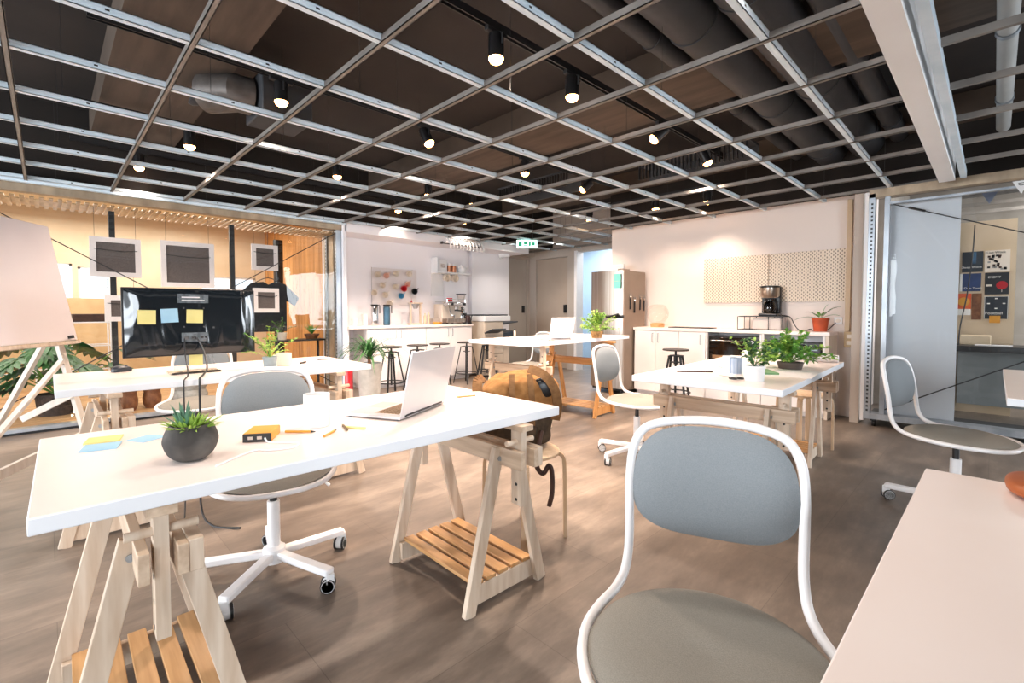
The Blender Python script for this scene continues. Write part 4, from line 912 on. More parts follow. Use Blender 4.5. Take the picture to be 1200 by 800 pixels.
sheet('notebook', 3.25, 1.04, Z2, .21, .15, R(35), M_GREENC, 'green notebook lying between the two plants on the plant table', 'notebook', .012)
for i, (x, y, w, d, rz, lab) in enumerate([(3.45, 1.2, .5, .34, 8, 'large white drawing sheet on the middle of the plant table'), (3.0, .96, .4, .3, -25, 'white drawing sheet under the white plant pot'), (3.95, 1.1, .42, .3, 15, 'white drawing sheet at the counter end of the plant table'), (3.35, .88, .4, .25, 5, 'white drawing sheet along the near right edge of the plant table')]):
    if i == 1: x, y = 2.98, 1.28
    sheet('paper_sheet', x, y, Z2-.0003+.0006*(i % 3), w, d, R(rz), M_PAPER, lab, 'paper', .0008, 'drawing sheets on the plant table')
for i, (y, lab) in enumerate(((.86, 'near'), (1.0, 'x'))):
    if i: break
    tag(MB().cyl((4.27, .82, Z2+.03), (4.24, 1.5, Z2+.03), .028, 16).build('paper_roll', M_PAPER), 'white paper roll along the counter end of the plant table', 'paper roll')
t = thing('scissors', 'dark handled scissors lying on the plant table left of the tumbler', 'scissors', (2.85, 1.1, Z2+.002), R(60))
MB().bar((-.06, .004, .006), (.07, -.004, .006), .012, .003).bar((-.06, -.004, .009), (.07, .004, .009), .012, .003).build('blades', M_CHROME, t)
for s in (-1, 1): MB().tube([(-.085+.024*math.cos(2*PI*i/12), s*.022+.016*math.sin(2*PI*i/12), .007) for i in range(12)], .005, 6, True).build('handle', M_BLKP, t)
tag(MB().cyl((2.88, 1.42, Z2+.006), (3.02, 1.25, Z2+.006), .006, 8).build('marker', M_STRAP), 'dark brown marker near the left edge of the plant table', 'pen')

# ------------------------------------------------------------------ on the fern table (z .86)
Z3 = .8605
laptop('open white laptop seen from behind on the fern table by the fridge', (3.66, 3.03, Z3), math.atan2(-.2, .98), R(12), .3, .21, mat('laptop_white', '#f1ebe9', .4, col2='#ece6e4', scale=4))
bushy('bushy light green fern in a woven basket pot on the fern table', (4.2, 2.98, Z3),   .22, .19, 70, potter(.05, .068, .07, mat('basket', '#c79a66', .8, col2='#8f6a40', scale=40, bump=.4), .001), leafm=(M_LEAFY, M_LEAF), W=.028, seed=31)
t = thing('phone_stand', 'small wooden phone stand on the left of the fern table', 'stand', (3.2, 3.22, Z3), R(45))
MB().box(-.09, -.05, 0, .09, .05, .012).build('base', M_BIRCH, t, bevel=.002)
MB().bar((-.02, 0, .012), (-.02, 0, .1), .02, .02).bar((-.02, 0, .1), (.05, 0, .1), .012, .03).build('post', M_BIRCH, t)
MB().cyl((-.02, 0, .1), (-.02, 0, .118), .008, 10).build('knob', M_BLK, t)
sheet('paper_sheet', 3.95, 3.3, Z3, .3, .2, R(10), M_PAPER, 'white papers between the white laptop and the fern', 'paper', .004)

# ------------------------------------------------------------------ bottom right table object
t = tag(MB().blob((1.52, -.085, .7505+.02), (.09, .06, .02), .8, 24, 12).build('rounded_case', mat('orange_brown', '#a4572c', .45, col2='#8d4722', scale=12), angle=80), 'rounded orange-brown object at the right edge of the bottom right table', 'case')  # unidentified item, modelled only by its shape and colour

# ------------------------------------------------------------------ left glass partition and room behind
t = thing('glass_partition', 'long clear glass partition with galvanised frame behind the monitor', 'partition', (0, 6.3, 0))
MB().box(-3, .0, 2.25, 2.92, .1, 2.34).build('top_rail', M_GALVW, t); MB().box(-3, -.02, .025, 2.92, .1, .055).build('bottom_rail', M_GALV, t)
MB().box(-3, .0, 0, 2.92, .1, .024).build('rail_gap_shade', M_BLK, t)  # black strip standing in for the shaded gap under the rail
for y, m in ((.01, M_GALV),):
    s = MB().box(2.84, y, .13, 2.915, y+.05, 2.25); s.m = 1
    for k in range(40): s.box(2.8385, y+.015, .2+k*.05, 2.8395, y+.035, .225+k*.05)
    s.build('steel_stud', [m, M_BLK], t)
c = MB()
for k in range(90):
    x = -3+k*.0655; c.box(x, .11, 2.2, x+.033, .6, 2.212); c.box(x+.033, .11, 2.225, x+.0655, .6, 2.237)
struct(c.build('trim_%d' % tn, mat('tan_corrugated', '#c7a67e', .4, .4, col2='#a98a64', scale=6), loc=(0, 6.3, 0))); tn += 1
sst = MB().box(2.83, 6.6, 0, 2.84, 6.65, 2.25); sst.m = 1
for k in range(42): sst.box(2.829, 6.615, .15+k*.05, 2.8295, 6.635, .175+k*.05)
struct(sst.build('trim_%d' % tn, [M_GALV, M_BLK], smooth=False)); tn += 1
struct(MB().box(2.84, 6.66, 0, 2.915, 6.71, 2.25).box(2.85, 6.425, 0, 2.915, 6.66, 2.25).build('trim_%d' % tn, M_GALVW, smooth=False)); tn += 1
MB().box(-3, .045, .056, 2.84, .051, 2.25).build('glass_sheet', M_GLASS, t)
for x in (.515, 1.632): MB().box(x-.025, .2, .0, x+.025, .25, 2.19).build('black_post', M_BLK, t)
MB().tube([(-.4, -.0, 2.11), (2.83, -.0, .14)], .005, 6).build('bracing_cable', M_BLK, t); MB().tube([(2.83, .005, 2.2), (-.5, .005, .14)], .005, 6).build('bracing_cable', M_BLK, t)
struct(MB().box(2.92, 6.95, 0, 2.95, 9.5, 3.1).build('wall_plywood', M_WOODP, smooth=False))
# back wall of that room with windows
w = MB()
def holes(w, x0, x1, z0, z1, y0, y1, hs):
    xs_ = sorted(set([x0, x1]+[h[0] for h in hs]+[h[1] for h in hs]))
    for a, b in zip(xs_, xs_[1:]):
        hh = [h for h in hs if h[0] <= a and h[1] >= b]
        zz = z0
        for h in sorted(hh, key=lambda q: q[2]): w.box(a, y0, zz, b, y1, h[2]); zz = h[3]
        w.box(a, y0, zz, b, y1, z1)
HS = [(-2.6, -1.6, .9, 2.0), (-.05, .29, 1.0, 1.84), (.35, .72, 1.3, 1.8), (1.9, 2.75, 1.5, 1.74)]
holes(w, -5, 2.92, 0, 3.1, 9.5, 9.6, HS)
struct(w.build('wall_back', M_TAN, smooth=False))
for i, (a, b, c0, d0) in enumerate(HS):
    f = MB().box(a, 9.52, c0, a+.03, 9.58, d0).box(b-.03, 9.52, c0, b, 9.58, d0).box(a, 9.52, c0, b, 9.58, c0+.03).box(a, 9.52, d0-.03, b, 9.58, d0)
    fo = struct(f.build('window_%d' % (2+i), M_WMET, smooth=False))
    s = MB()
    for k in range(int((d0-c0)/.06)): s.xbox(Matrix.Translation(((a+b)/2, 9.5, c0+.03+k*.06)) @ Matrix.Rotation(R(20), 4, 'X'), (b-a-.06, .03, .002))
    s.build('blind_slats', M_WPLA, fo)
struct(MB().box(-5, 6.9, 2.62, 2.92, 9.5, 2.66).build('ceiling_tan', mat('cream_ceiling', '#e6cda6', .5, col2='#dcc299', scale=2), smooth=False))
struct(MB().box(-3.1, 6.4, 0, -3, 9.5, 3.1).build('wall_side', M_TAN, smooth=False))
mxs = Matrix.Rotation(R(90), 4, 'X')
t = thing('cardboard_screen', 'tan cardboard screen with a stepped top standing low behind the glass at left', 'screen', (.3, 9.2, .0505))
MB().prism([(-.75, 0), (1.4, 0), (1.4, 1.15), (.5, 1.15), (.5, 1.28), (-.1, 1.28), (-.1, 1.0), (-.75, .9)], -.02, .02, mxs).build('panel', mat('cardboard', '#cbab80', .8, col2='#bf9e72', scale=5), t)
for x in (-.6, 1.0): MB().box(x-.02, -.15, 0, x+.02, .15, .03).build('foot', M_TAN, t)
# monitor on the left table, seen from behind
t = thing('computer_monitor', 'wide black monitor seen from behind on a clear stand on the left table', 'monitor', (.628, 3.36, Z4))
def mon(u, v):
    x = -.332+.664*u; z = .108+.39*v; e = min(1, min(u, 1-u)*6, min(v, 1-v)*6)
    return (x, -.004-.014*math.sin(e*PI/2)-.004*math.sin(u*9)*math.sin(v*3), z)
MB().grid(mon, 48, 28).build('back_cover', M_TV, t, angle=60)
MB().box(-.333, -.006, .106, .333, .016, .5).build('bezel', M_BLKP, t, bevel=.003)
MB().box(-.325, .0161, .118, .325, .0166, .492).build('screen', M_BLKP, t)
gp = mat('plate_grey', '#4a5156', .4, col2='#737c82', scale=60)
MB().box(-.08, -.0245, .415, .075, -.019, .468).build('label_plate', gp, t)
MB().box(-.06, -.0255, .43, .055, -.0246, .434).box(-.06, -.0255, .445, .03, -.0246, .452).build('label_print', M_PAPER, t)
p_ = MB().box(-.063, -.0255, .187, .07, -.019, .24).build('port_panel', gp, t)
MB().box(-.055, -.028, .2, -.03, -.0256, .218).box(-.015, -.028, .2, .008, -.0256, .218).box(.03, -.028, .205, .045, -.0256, .218).cyl((.058, -.0256, .212), (.058, -.0285, .212), .006, 10).build('port', M_CHROME, p_)
sv = MB()
for x in (-.05, .05):
    for z in (.275, .385): sv.cyl((x, -.018, z), (x, -.021, z), .005, 8)
sv.cyl((.1, -.018, .268), (.1, -.022, .268), .006, 8).build('mount_hole', M_CHROME, t)
MB().prism([(-.1, .012), (.12, .012), (.085, .16), (-.075, .16)], .018, .024, Matrix(((1, 0, 0, 0), (0, 0, 1, 0), (0, 1, 0, 0), (0, 0, 0, 1)))).build('clear_stand', M_ACRY, t)
MB().box(-.125, -.055, 0, .13, .1, .007).build('stand_base', M_ACRY, t)
MB().tube([(-.12, -.05, .006), (.125, -.05, .006)], .006, 8).build('stand_foot', mat('smoky_base', '#4a4440', .2, col2='#3d3834', scale=4), t)
tag(MB().tube(catmull([(.637, 3.333, .99), (.66, 3.30, .93), (.66, 3.2, .83), (.62, 3.09, .795), (.59, 3.022, .787), (.583, 3.005, .75), (.58, 3.0, .5), (.57, 2.98, .12), (.6, 2.9, .009), (.7, 2.75, .009)], 6), .0055, 6).build('monitor_cable', M_BLK), 'thicker black cable hanging from the monitor over the table edge', 'cable')
tag(MB().tube(catmull([(.578, 3.333, .99), (.573, 3.3, .9), (.565, 3.2, .82), (.545, 3.09, .793), (.52, 3.022, .785), (.512, 3.005, .75), (.51, 3.0, .5), (.5, 2.98, .12), (.47, 2.9, .008), (.4, 2.8, .008)], 6), .0035, 6).build('monitor_cable', M_BLK), 'thinner black cable hanging from the monitor over the table edge, left of the thicker one', 'cable')
for x, z, m, tl, lab in ((.403, 1.114, M_YEL, 1, 'yellow sticky note at the left of the monitor back'), (.508, 1.122, M_BLUE, -3, 'light blue sticky note in the middle of the monitor back'), (.631, 1.117, M_YEL, 2, 'yellow sticky note just above the monitor ports')):
    tag(MB().cbox((0, 0, 0), (.083, .001, .08)).build('sticky_note', m, loc=(x, 3.334, z), rot=(0, R(tl), 0)), lab, 'note', 'sticky notes on the monitor')
tag(MB().cbox((0, 0, 0), (.07, .001, .07)).build('sticky_note', M_YEL, loc=(.64, 3.3765, Z4+.075)), 'pale yellow note behind the clear monitor stand', 'note')
def pframe(x0, x1, z0, z1, lab, tilt=0, top=2.2):
    cx, cz, w, h = (x0+x1)/2, (z0+z1)/2, (x1-x0), (z1-z0)
    t = thing('picture_frame', lab, 'picture frame', (cx, 6.43, cz), 0, 'white frames hung back to front on the glass'); t.rotation_euler = (0, R(tilt), 0)
    b = .05*min(1, w/.35+.3)
    MB().box(-w/2, -.02, -h/2, w/2, .01, -h/2+b).box(-w/2, -.02, h/2-b, w/2, .01, h/2).box(-w/2, -.02, -h/2+b, -w/2+b, .01, h/2-b).box(w/2-b, -.02, -h/2+b, w/2, .01, h/2-b).build('moulding', M_FRAME, t)
    MB().box(-w/2+b, -.012, -h/2+b, w/2-b, .0, h/2-b).build('backing', M_MESH, t)
    MB().tube(catmull([(-w*.42, -.022, h*.2), (-w*.15, -.024, h*.17), (w*.2, -.024, h*.16), (w*.42, -.022, h*.19)], 4), .004, 5).build('hanging_wire', M_BLK, t)
    MB().cyl((-w*.4, 0, h/2), (-w*.4, 0, top-cz), .0015, 4).cyl((w*.4, 0, h/2), (w*.4, 0, top-cz), .0015, 4).build('hanging_thread', M_BLK, t)
pframe(.328, .742, 1.50, 1.905, 'white framed picture seen from behind, upper left above the monitor')
pframe(.912, 1.42, 1.415, 1.924, 'largest white framed picture seen from behind, centred above the monitor')
pframe(1.82, 2.125, 1.655, 1.974, 'small white framed picture seen from behind, upper right of the monitor')
pframe(1.83, 2.13, 1.128, 1.433, 'small white framed picture seen from behind, lower right beside the monitor', 0, 1.655)
pframe(.432, .70, 1.04, 1.31, 'white framed picture half hidden behind the left edge of the monitor', 0, 1.5)
# plants, pallets and shelves behind the glass
dk_ = MB()
for k in range(14): dk_.box(-3, 6.42+k*.222, .02, 2.82, 6.42+k*.222+.214, .05)
dk_.box(-3, 6.45, 0, 2.82, 9.5, .019)
struct(dk_.build('floor_deck', M_PALLET, smooth=False))
def vase(x, y, m, lab, r=.09, h=.26):
    t = thing('ribbed_vase', lab, 'vase', (x, y, .0505), 0, 'vases behind the glass')
    MB().lathe([(0, 0), (r*.7, 0), (r*.95, h*.2), (r, h*.45), (r*.85, h*.7), (r*.95, h*.85), (r, h), (r*.9, h), (r*.8, h*.8), (0, h*.75)], 22).build('body', m, t)
    mb = MB(); r_ = random.Random(int(x*100))
    for i in range(18):
        a = r_.uniform(0, 2*PI); el = R(r_.uniform(30, 80)); mb.leaf((0, 0, h*.8), (math.cos(a)*math.cos(el), math.sin(a)*math.cos(el), math.sin(el)), (0, 0, 1), r_.uniform(.1, .2), .03, .4, 5)
    mb.build('foliage', M_LEAFD, t, angle=60)
vase(.62, 6.66, M_BROWN, 'left brown ribbed vase behind the glass below the monitor'); vase(.84, 6.72, M_BROWN, 'right brown ribbed vase behind the glass below the monitor'); vase(1.2, 6.72, M_CONC, 'wide grey concrete planter behind the glass below the monitor', .19, .24)
def monstera(x, y, z, lab, n, S, seed):
    r_ = random.Random(seed); t = thing('monstera_plant', lab, 'plant', (x, y, z))
    potter(.15, .17, .22, mat('dark_basket', '#4a3a32', .85, col2='#2f2520', scale=30, bump=.5), .004)(t)
    mb = MB(); st_ = MB()
    for i in range(n):
        a = 2*PI*i/n+r_.uniform(-.3, .3); el = R(r_.uniform(22, 72)); L = S*r_.uniform(.45, 1.0)
        tip = Vector((math.cos(a)*math.cos(el)*L, math.sin(a)*math.cos(el)*L*.38, .2+math.sin(el)*L))
        st_.tube(catmull([(0, 0, .2), tip*.5+Vector((0, 0, .12)), tip], 5), .005, 5)
        d = Vector((math.cos(a), math.sin(a)*.5, -.35)).normalized(); sd = d.cross(Vector((0, 0, 1))).normalized(); w = S*r_.uniform(.34, .5)
        for k in range(6):     # lobes of a split leaf
            tt = k/5
            for sgn in (-1, 1):
                mb.leaf(tip+d*w*tt*.7, d*(.35+.5*tt)+sd*sgn*(1.05-tt*.7), sd.cross(d), w*(.62-.28*abs(tt-.35)), w*.2, .12, 4)
        mb.leaf(tip, d, sd.cross(d), w*1.15, w*.34, .1, 5)
    mb.build('leaves', M_LEAFD, t, angle=70); st_.build('stems', M_LEAF, t)
monstera(.06, 7.0, .0505, 'large monstera plant in a dark basket behind the glass, right of the easel', 28, .72, 4)
t = thing('wire_shelving', 'white wire shelving behind the monstera plant', 'shelving', (-.1, 8.3, .0505))
for x in (-.7, .0, .7):
    for y in (-.2, .2): MB().cyl((x, y, 0), (x, y, 1.0), .01, 6).build('upright', M_WMET, t)
for z in (.35, .65, .95):
    mb = MB().bar((-.7, -.2, z), (.7, -.2, z), .014, .014).bar((-.7, .2, z), (.7, .2, z), .014, .014)
    for k in range(8): mb.cyl((-.7+k*.2, -.2, z), (-.7+k*.2, .2, z), .004, 4)
    mb.build('shelf', M_WMET, t)
tag(MB().box(-.2, -.12, 0, .2, .12, .1).build('grey_box', M_STRAP, loc=(.4, 8.25, 1.009), rot=(0, 0, R(15)), bevel=.005), 'dark brown flat box on top of the wire shelving', 'box')
t = thing('string_lights', 'heap of small warm string lights behind the glass by the brown vases', 'lights', (.26, 6.48, .0505))
r_ = random.Random(8); mb = MB(); w_ = []
for i in range(26):
    p = (r_.uniform(-.12, .25), r_.uniform(-.02, .06), r_.uniform(.01, .1)); w_.append(p); mb.blob(p, (.009, .009, .009), 1, 8, 6)
mb.build('bulbs', mat('tiny_bulb', '#fff2dc', .4, emit='#ffe2b0', es=6), t); MB().tube(catmull(w_, 2), .002, 4).build('wire', M_CHROME, t)
t = thing('side_table', 'black slim side table with two plants behind the right end of the glass', 'table', (2.5, 6.85, .0505)); t.scale = (1, 1, .85)
MB().box(-.35, -.16, .8, .38, .16, .825).build('top', M_BLK, t)
for x in (-.32, .35):
    for y in (-.14, .14): MB().box(x-.014, y-.014, 0, x+.014, y+.014, .8).build('leg', M_BLK, t)
bushy('small dark plant in a pale pot on the left of the black side table', (2.3, 6.83, .753), .2, .14, 14, potter(.05, .06, .1, M_CREAM, .002), leafm=(M_LEAFD, M_LEAF), W=.03, seed=41)
t = thing('grassy_plant', 'upright green plant in a brown bowl on the right of the black side table', 'plant', (2.7, 6.83, .753))
ph = potter(.07, .1, .07, M_BROWN, .002)(t); mb = MB()
for i in range(22):
    a = r_.uniform(0, 2*PI); el = R(r_.uniform(45, 85)); mb.leaf((0, 0, ph), (math.cos(a)*math.cos(el), math.sin(a)*math.cos(el), math.sin(el)), (0, 0, 1), r_.uniform(.15, .27), .035, .25, 5, tip=.7)
mb.build('foliage', M_LEAF, t, angle=60)
t = thing('dark_shirt', 'dark t-shirt hanging behind the lower right picture frame', 'shirt', (2.28, 7.3, 1.2))
MB().prism([(-.24, -.35), (.24, -.35), (.24, .1), (.36, .02), (.42, .14), (.22, .34), (.07, .36), (0, .32), (-.07, .36), (-.22, .34), (-.42, .14), (-.36, .02), (-.24, .1)], -.02, .02, mxs).build('shirt_body', mat('shirt_grey', '#30343a', .9, col2='#272b30', scale=20, bump=.2), t)
MB().tube(catmull([(-.2, 0, .33), (0, 0, .42), (.2, 0, .33)], 4), .006, 6).cyl((0, 0, .42), (0, 0, 1.45), .003, 5).build('hanger', M_BLK, t)
tag(MB().cyl((2.62, 7.9, .0505), (2.62, 7.9, 2.25), .07, 18).build('black_column', mat('column_black', '#1d1a19', .25, col2='#26211f', scale=4)), 'thick glossy black column standing behind the right part of the glass', 'column')

# palm beside the partition
t = thing('spider_palm', 'arching dark green grassy palm in a tall grey concrete planter left of the bar stools', 'plant', (2.95, 5.62, 0))
MB().lathe([(0, 0), (.125, 0), (.16, .48), (.148, .48), (.14, .43), (0, .42)], 28).build('planter', mat('planter_grey', '#bdb9b2', .8, col2='#aaa69f', scale=12, bump=.15), t)
MB().lathe([(0, .421), (.138, .431), (0, .45)], 18).build('soil', M_SOIL, t)
MB().cyl((0, 0, .43), (0, 0, .56), .022, 10).build('stem', M_BROWN, t); mb = MB(); r_ = random.Random(12)
def strapleaf(mb, b, az, el, L, W, dr):
    d = Vector((math.cos(az)*math.cos(el), math.sin(az)*math.cos(el), math.sin(el))); sd = d.cross(Vector((0, 0, 1))).normalized(); vs = []
    n = 9
    for i in range(n+1):
        q = i/n; p = Vector(b)+d*L*q-Vector((0, 0, 1))*dr*L*q**2.2; w = W*.5*min(1, .6+q)*(1-q**3)
        vs += [p-sd*w, p+Vector((0, 0, -w*.3)), p+sd*w]
    fs = []
    for i in range(n): a = i*3; fs += [(a, a+1, a+4, a+3), (a+1, a+2, a+5, a+4)]
    mb.add(vs, fs)
for i in range(95):
    strapleaf(mb, (0, 0, .5+.1*r_.random()), r_.uniform(0, 2*PI), R(r_.uniform(30, 84)), r_.uniform(.42, .72), .026, r_.uniform(.45, .95))
mb.build('leaves', M_LEAFD, t, angle=60)
tag(MB().lathe([(0, 0), (.05, 0), (.05, .38), (.03, .42), (.012, .43), (.012, .46), (0, .46)], 18).build('fire_extinguisher', M_RED, loc=(2.72, 5.72, 0)), 'red fire extinguisher on the floor beside the grey palm planter', 'extinguisher')

# ------------------------------------------------------------------ easel board
t = thing('easel', 'white flip board on a wooden easel cut off by the left edge of the picture', 'easel', (-.05, 4.35, 0), 0)
dirv = Vector((.53, .85, 0)); nrm = Vector((.85, -.53, 0))     # board runs away to the right, faces right
tilt = R(11); upv = (Vector((0, 0, 1))*math.cos(tilt)-nrm*math.sin(tilt)); fn_ = dirv.cross(upv).normalized()
br = Vector((.19, -.04, .955))
mx = Matrix(((dirv.x, -fn_.x, upv.x, 0), (dirv.y, -fn_.y, upv.y, 0), (dirv.z, -fn_.z, upv.z, 0), (0, 0, 0, 1)))
ctr = br-dirv*.5+upv*.38
MB().xbox(Matrix.Translation(ctr) @ mx, (1.0, .02, .76)).build('board', mat('whiteboard', '#efe5e4', .3, col2='#ebe0df', scale=2), t, bevel=.004)
MB().xbox(Matrix.Translation(br-dirv*.5+upv*(-.015)+fn_*.0) @ mx, (1.0, .05, .02)).build('tray', M_BIRCH, t)
MB().xbox(Matrix.Translation(br-dirv*.08+upv*.02+fn_*.02) @ mx, (.02, .03, .02)).build('clip', M_BLKP, t)
la = br-dirv*.12-fn_*.035; lb = br-dirv*.88-fn_*.035
for p, q in ((la, dirv*.05), (lb, -dirv*.25)):
    top = p+upv*.2; foot = p-upv*((p.z)/upv.z)+q; foot.z = 0.0
    MB().bar(top, foot, .05, .022, up=fn_).build('leg', M_WMET if False else mat('whitewashed_wood', '#ddd3c8', .6, col2='#cfc3b6', scale=6, stretch=(5, 5, .6)), t)
WW = _m['whitewashed_wood']
for sgn, p in ((0, la), (1, lb)):
    back = p-nrm*.55; back.z = 0; MB().bar(p+upv*.1, back, .04, .022, up=fn_).build('rear_leg', WW, t)
MB().bar(la-upv*.62-fn_*-.02, lb-upv*.66-fn_*-.02, .022, .05).build('lower_rail', WW, t)
MB().bar(la-upv*.35, la-nrm*.3-upv*.5, .022, .04).build('side_brace', WW, t); MB().bar(lb-upv*.55, la-upv*.12, .018, .035, up=fn_).build('diagonal_brace', WW, t)

# ------------------------------------------------------------------ right glass partition on wheels
t = thing('glass_booth_wall', 'wheeled galvanised frame with clear sheet at the right wall', 'partition', (5.87, .9, 0))
s = MB().box(-.03, -.05, .07, .05, .0, 2.3).box(.0, -.16, .07, .06, -.12, 2.26); s.m = 1
for k in range(52): s.box(-.031, -.035, .15+k*.04, -.0295, -.018, .168+k*.04)
s.build('steel_stud', [M_GALV, M_BLK], t)
MB().box(-.03, .001, .05, .06, .03, 2.32).build('edge_trim', M_WMET, t)
MB().box(-.03, -2.6, 2.26, .07, -.0, 2.34).build('top_rail', M_GALVW, t)
MB().box(-.03, -2.6, 2.18, .02, -.16, 2.2).build('inner_rail', M_GALV, t)
MB().box(-.04, -2.6, .075, .1, .0, .13).build('bottom_rail', M_GALV, t)
MB().box(.1, -2.6, .06, .6, -.0, .08).build('deck', M_BLK, t)
MB().box(.085, -2.6, .13, .09, -.16, 2.2).build('glass_sheet', M_GLASS, t)
MB().box(.14, -.66, .1, .15, -.13, 2.2).build('frosted_panel', mat('frosted', '#dfe3ea', .35, col2='#d6dbe3', scale=1.5, stretch=(1, 1, .2)), t)
MB().tube([(.03, -.14, 2.2), (.03, -1.9, 1.45)], .005, 6).build('bracing_cable', M_BLK, t); MB().tube([(.03, -.14, .16), (.03, -1.9, 1.2)], .005, 6).build('bracing_cable', M_BLK, t)
MB().cyl((.03, -.3, 2.134), (.03, -.42, 2.083), .011, 8).cyl((.03, -.27, .237), (.03, -.36, .29), .011, 8).build('turnbuckle', M_BLK, t)
for y in (-.08, -1.4):
    c_ = MB().lathe([(0, -.012), (.03, -.012), (.03, .012), (0, .012)], 16, (.0, y, .03), Matrix.Rotation(R(90), 4, 'X')); c_.cbox((0, y, .065), (.04, .05, .018)); c_.build('caster', M_BLKP, t)
# room behind it
struct(MB().box(9.2, -4, 0, 9.3, 1.03, 3.1).box(7.3, .93, 0, 9.2, 1.03, 3.1).build('wall_booth', mat('booth_grey', '#a39b91', .7, col2='#8f877e', scale=3, bump=.05), smooth=False))
struct(MB().box(7.48, -.15, 0, 7.58, .32, 2.15).build('wall_posters', mat('poster_wall', '#d9c2a6', .6, col2='#d0b899', scale=3), smooth=False))
for k in range(4):
    struct(MB().box(6.4+k*.6, -3, ZC, 6.42+k*.6, .9, ZC+.04).build('trim_%d' % tn, M_BARY, smooth=False)); tn += 1
struct(MB().box(7.40, .3, 0, 7.5, .36, 2.2).build('trim_%d' % tn, M_BLK, smooth=False)); tn += 1
def poster(y0, y1, z0, z1, col, lab, col2=None, deco=None):
    """faces -X on the poster wall at x=7.48; y0 is the left (larger y) edge"""
    t = thing('poster', lab, 'poster', (7.475, (y0+y1)/2, (z0+z1)/2), 0, 'posters behind the right glass'); w = abs(y0-y1); h = z1-z0
    MB().box(-.002, -w/2, -h/2, .003, w/2, h/2).build('sheet', mat('poster_'+col, col, .5, col2=col2 or col, scale=9), t)
    if deco: deco(t, w, h)
MW = mat('print_white', '#f4efe8', .5, col2='#efeae2', scale=9)
def ptext(t, s, size, yc, z, m=MW):
    text('lettering', s, size, m, t, Matrix.Translation((-.0035, yc, z)) @ Matrix.Rotation(R(-90), 4, 'Z') @ Matrix.Rotation(R(90), 4, 'X'))
def dk(t, w, h): ptext(t, 'Deep Work', .034, .09, -.07); MB().box(-.004, -.03, -.02, -.0025, .0, .11).build('blue_streak', mat('streak', '#3d6a8c', .5, col2='#24435c', scale=8), t)
poster(.275, .105, 1.585, 1.815, '#2a2f36', 'dark poster with white lettering, upper left behind the right glass', '#1d2a36', dk)
def lw(t, w, h):
    ptext(t, 'Live Work', .034, .085, .085, M_BLKP); r_ = random.Random(2)
    for i in range(24): 
        y = r_.uniform(-.08, .06); z = r_.uniform(-.1, .05); MB().box(-.0035, y, z, -.0024, y+.022, z+.02).build('photo_tile', (M_STRAP, M_BLKP, M_CONC)[i % 3], t)
poster(.092, -.104, 1.578, 1.815, '#efe0cf', 'cream poster covered in small photo tiles, upper right behind the right glass', None, lw)
def en(t, w, h):
    ptext(t, 'ENEMY', .032, .07, .06)
    rd = MB().lathe([(0, 0), (.045, .0005), (0, .001)], 22, (-.003, -.04, -.02), Matrix.Rotation(R(-90), 4, 'Y')); rd.build('red_disc', M_RED, t)
    MB().cbox((-.003, -.04, -.08), (.001, .004, .03)).cbox((-.003, .06, -.02), (.001, .05, .02)).build('cream_mark', M_CREAM, t)
poster(.086, -.102, 1.33, 1.57, '#1c1f24', 'black poster with white word and red disc, middle right behind the right glass', '#23262c', en)
def fo(t, w, h):
    for y, z in ((0, .1), (-.06, .045), (.06, .045), (0, -.01)): MB().cbox((-.003, y, z), (.001, .022, .012)).build('white_mark', MW, t)
    ptext(t, 'Football', .042, .085, -.075); MB().cbox((-.003, -.09, 0), (.001, .004, h)).cbox((-.003, .09, 0), (.001, .004, h)).cbox((-.003, 0, h/2-.003), (.001, w, .004)).build('white_border', MW, t)
poster(.085, -.103, 1.06, 1.31, '#1e242c', 'dark poster with white border and lettering, lower right behind the right glass', '#262d36', fo)
poster(.29, .115, 1.37, 1.57, '#24365c', 'navy blue poster, middle left behind the right glass', '#2c4270', lambda t, w, h: (ptext(t, 'Own Touch', .03, .05, -.075), MB().box(-.0035, .065, -.1, -.0024, .0875, .1).build('pale_strip', MW, t)))
def og(t, w, h): MB().box(-.0035, -w/2, -h/2, -.0024, w/2, -h/2+.07).build('white_band', MW, t); MB().lathe([(0, 0), (.05, .0005), (0, .001)], 20, (-.003, .0, .03), Matrix.Rotation(R(-90), 4, 'Y')).build('yellow_shape', M_ORANGE, t)
poster(.31, .19, 1.1, 1.345, '#d9502a', 'orange and red poster, lower left behind the right glass', '#e06a30', og)
tag(MB().box(7.474, .105, 1.05, 7.479, .185, 1.345).build('brown_board', M_BROWN), 'plain brown board between the orange poster and the dark poster', 'board')
tag(MB().box(7.468, -.045, 1.015, 7.471, .04, 1.095).build('sticky_note', M_ORANGE), 'orange sticky note at the foot of the dark lower poster', 'note')
t = thing('black_desk', 'black desk in the room behind the right glass partition', 'desk', (7.2, -.3, 0))
MB().box(-.3, -1.2, .72, .26, .6, .78).build('top', M_BLK, t)
for x in (-.25, .22):
    for y in (-1.1, -.25): MB().box(x-.025, y-.025, 0, x+.025, y+.025, .72).build('leg', M_BLK, t)
MB().box(.2, -1.15, .1, .22, .58, .7).build('modesty_panel', mat('grey_panel', '#8a8f90', .5, col2='#7d8384', scale=4), t)
tag(MB().box(-.1, -.14, 0, .1, .1, .1).build('cardboard_box', M_TAN, loc=(7.28, .16, .781), bevel=.004), 'brown cardboard box on the black desk behind the right glass', 'box')
tag(MB().box(-.04, -.14, 0, .04, .14, .012).build('paper_stack', M_PAPER, loc=(7.05, .0, .781)), 'white papers lying on the front of the black desk', 'paper')
tag(MB().box(-.05, -.12, 0, .05, .12, .015).build('paper_stack', M_PAPER, loc=(7.1, -.38, .781)), 'white papers at the right end of the black desk', 'paper')
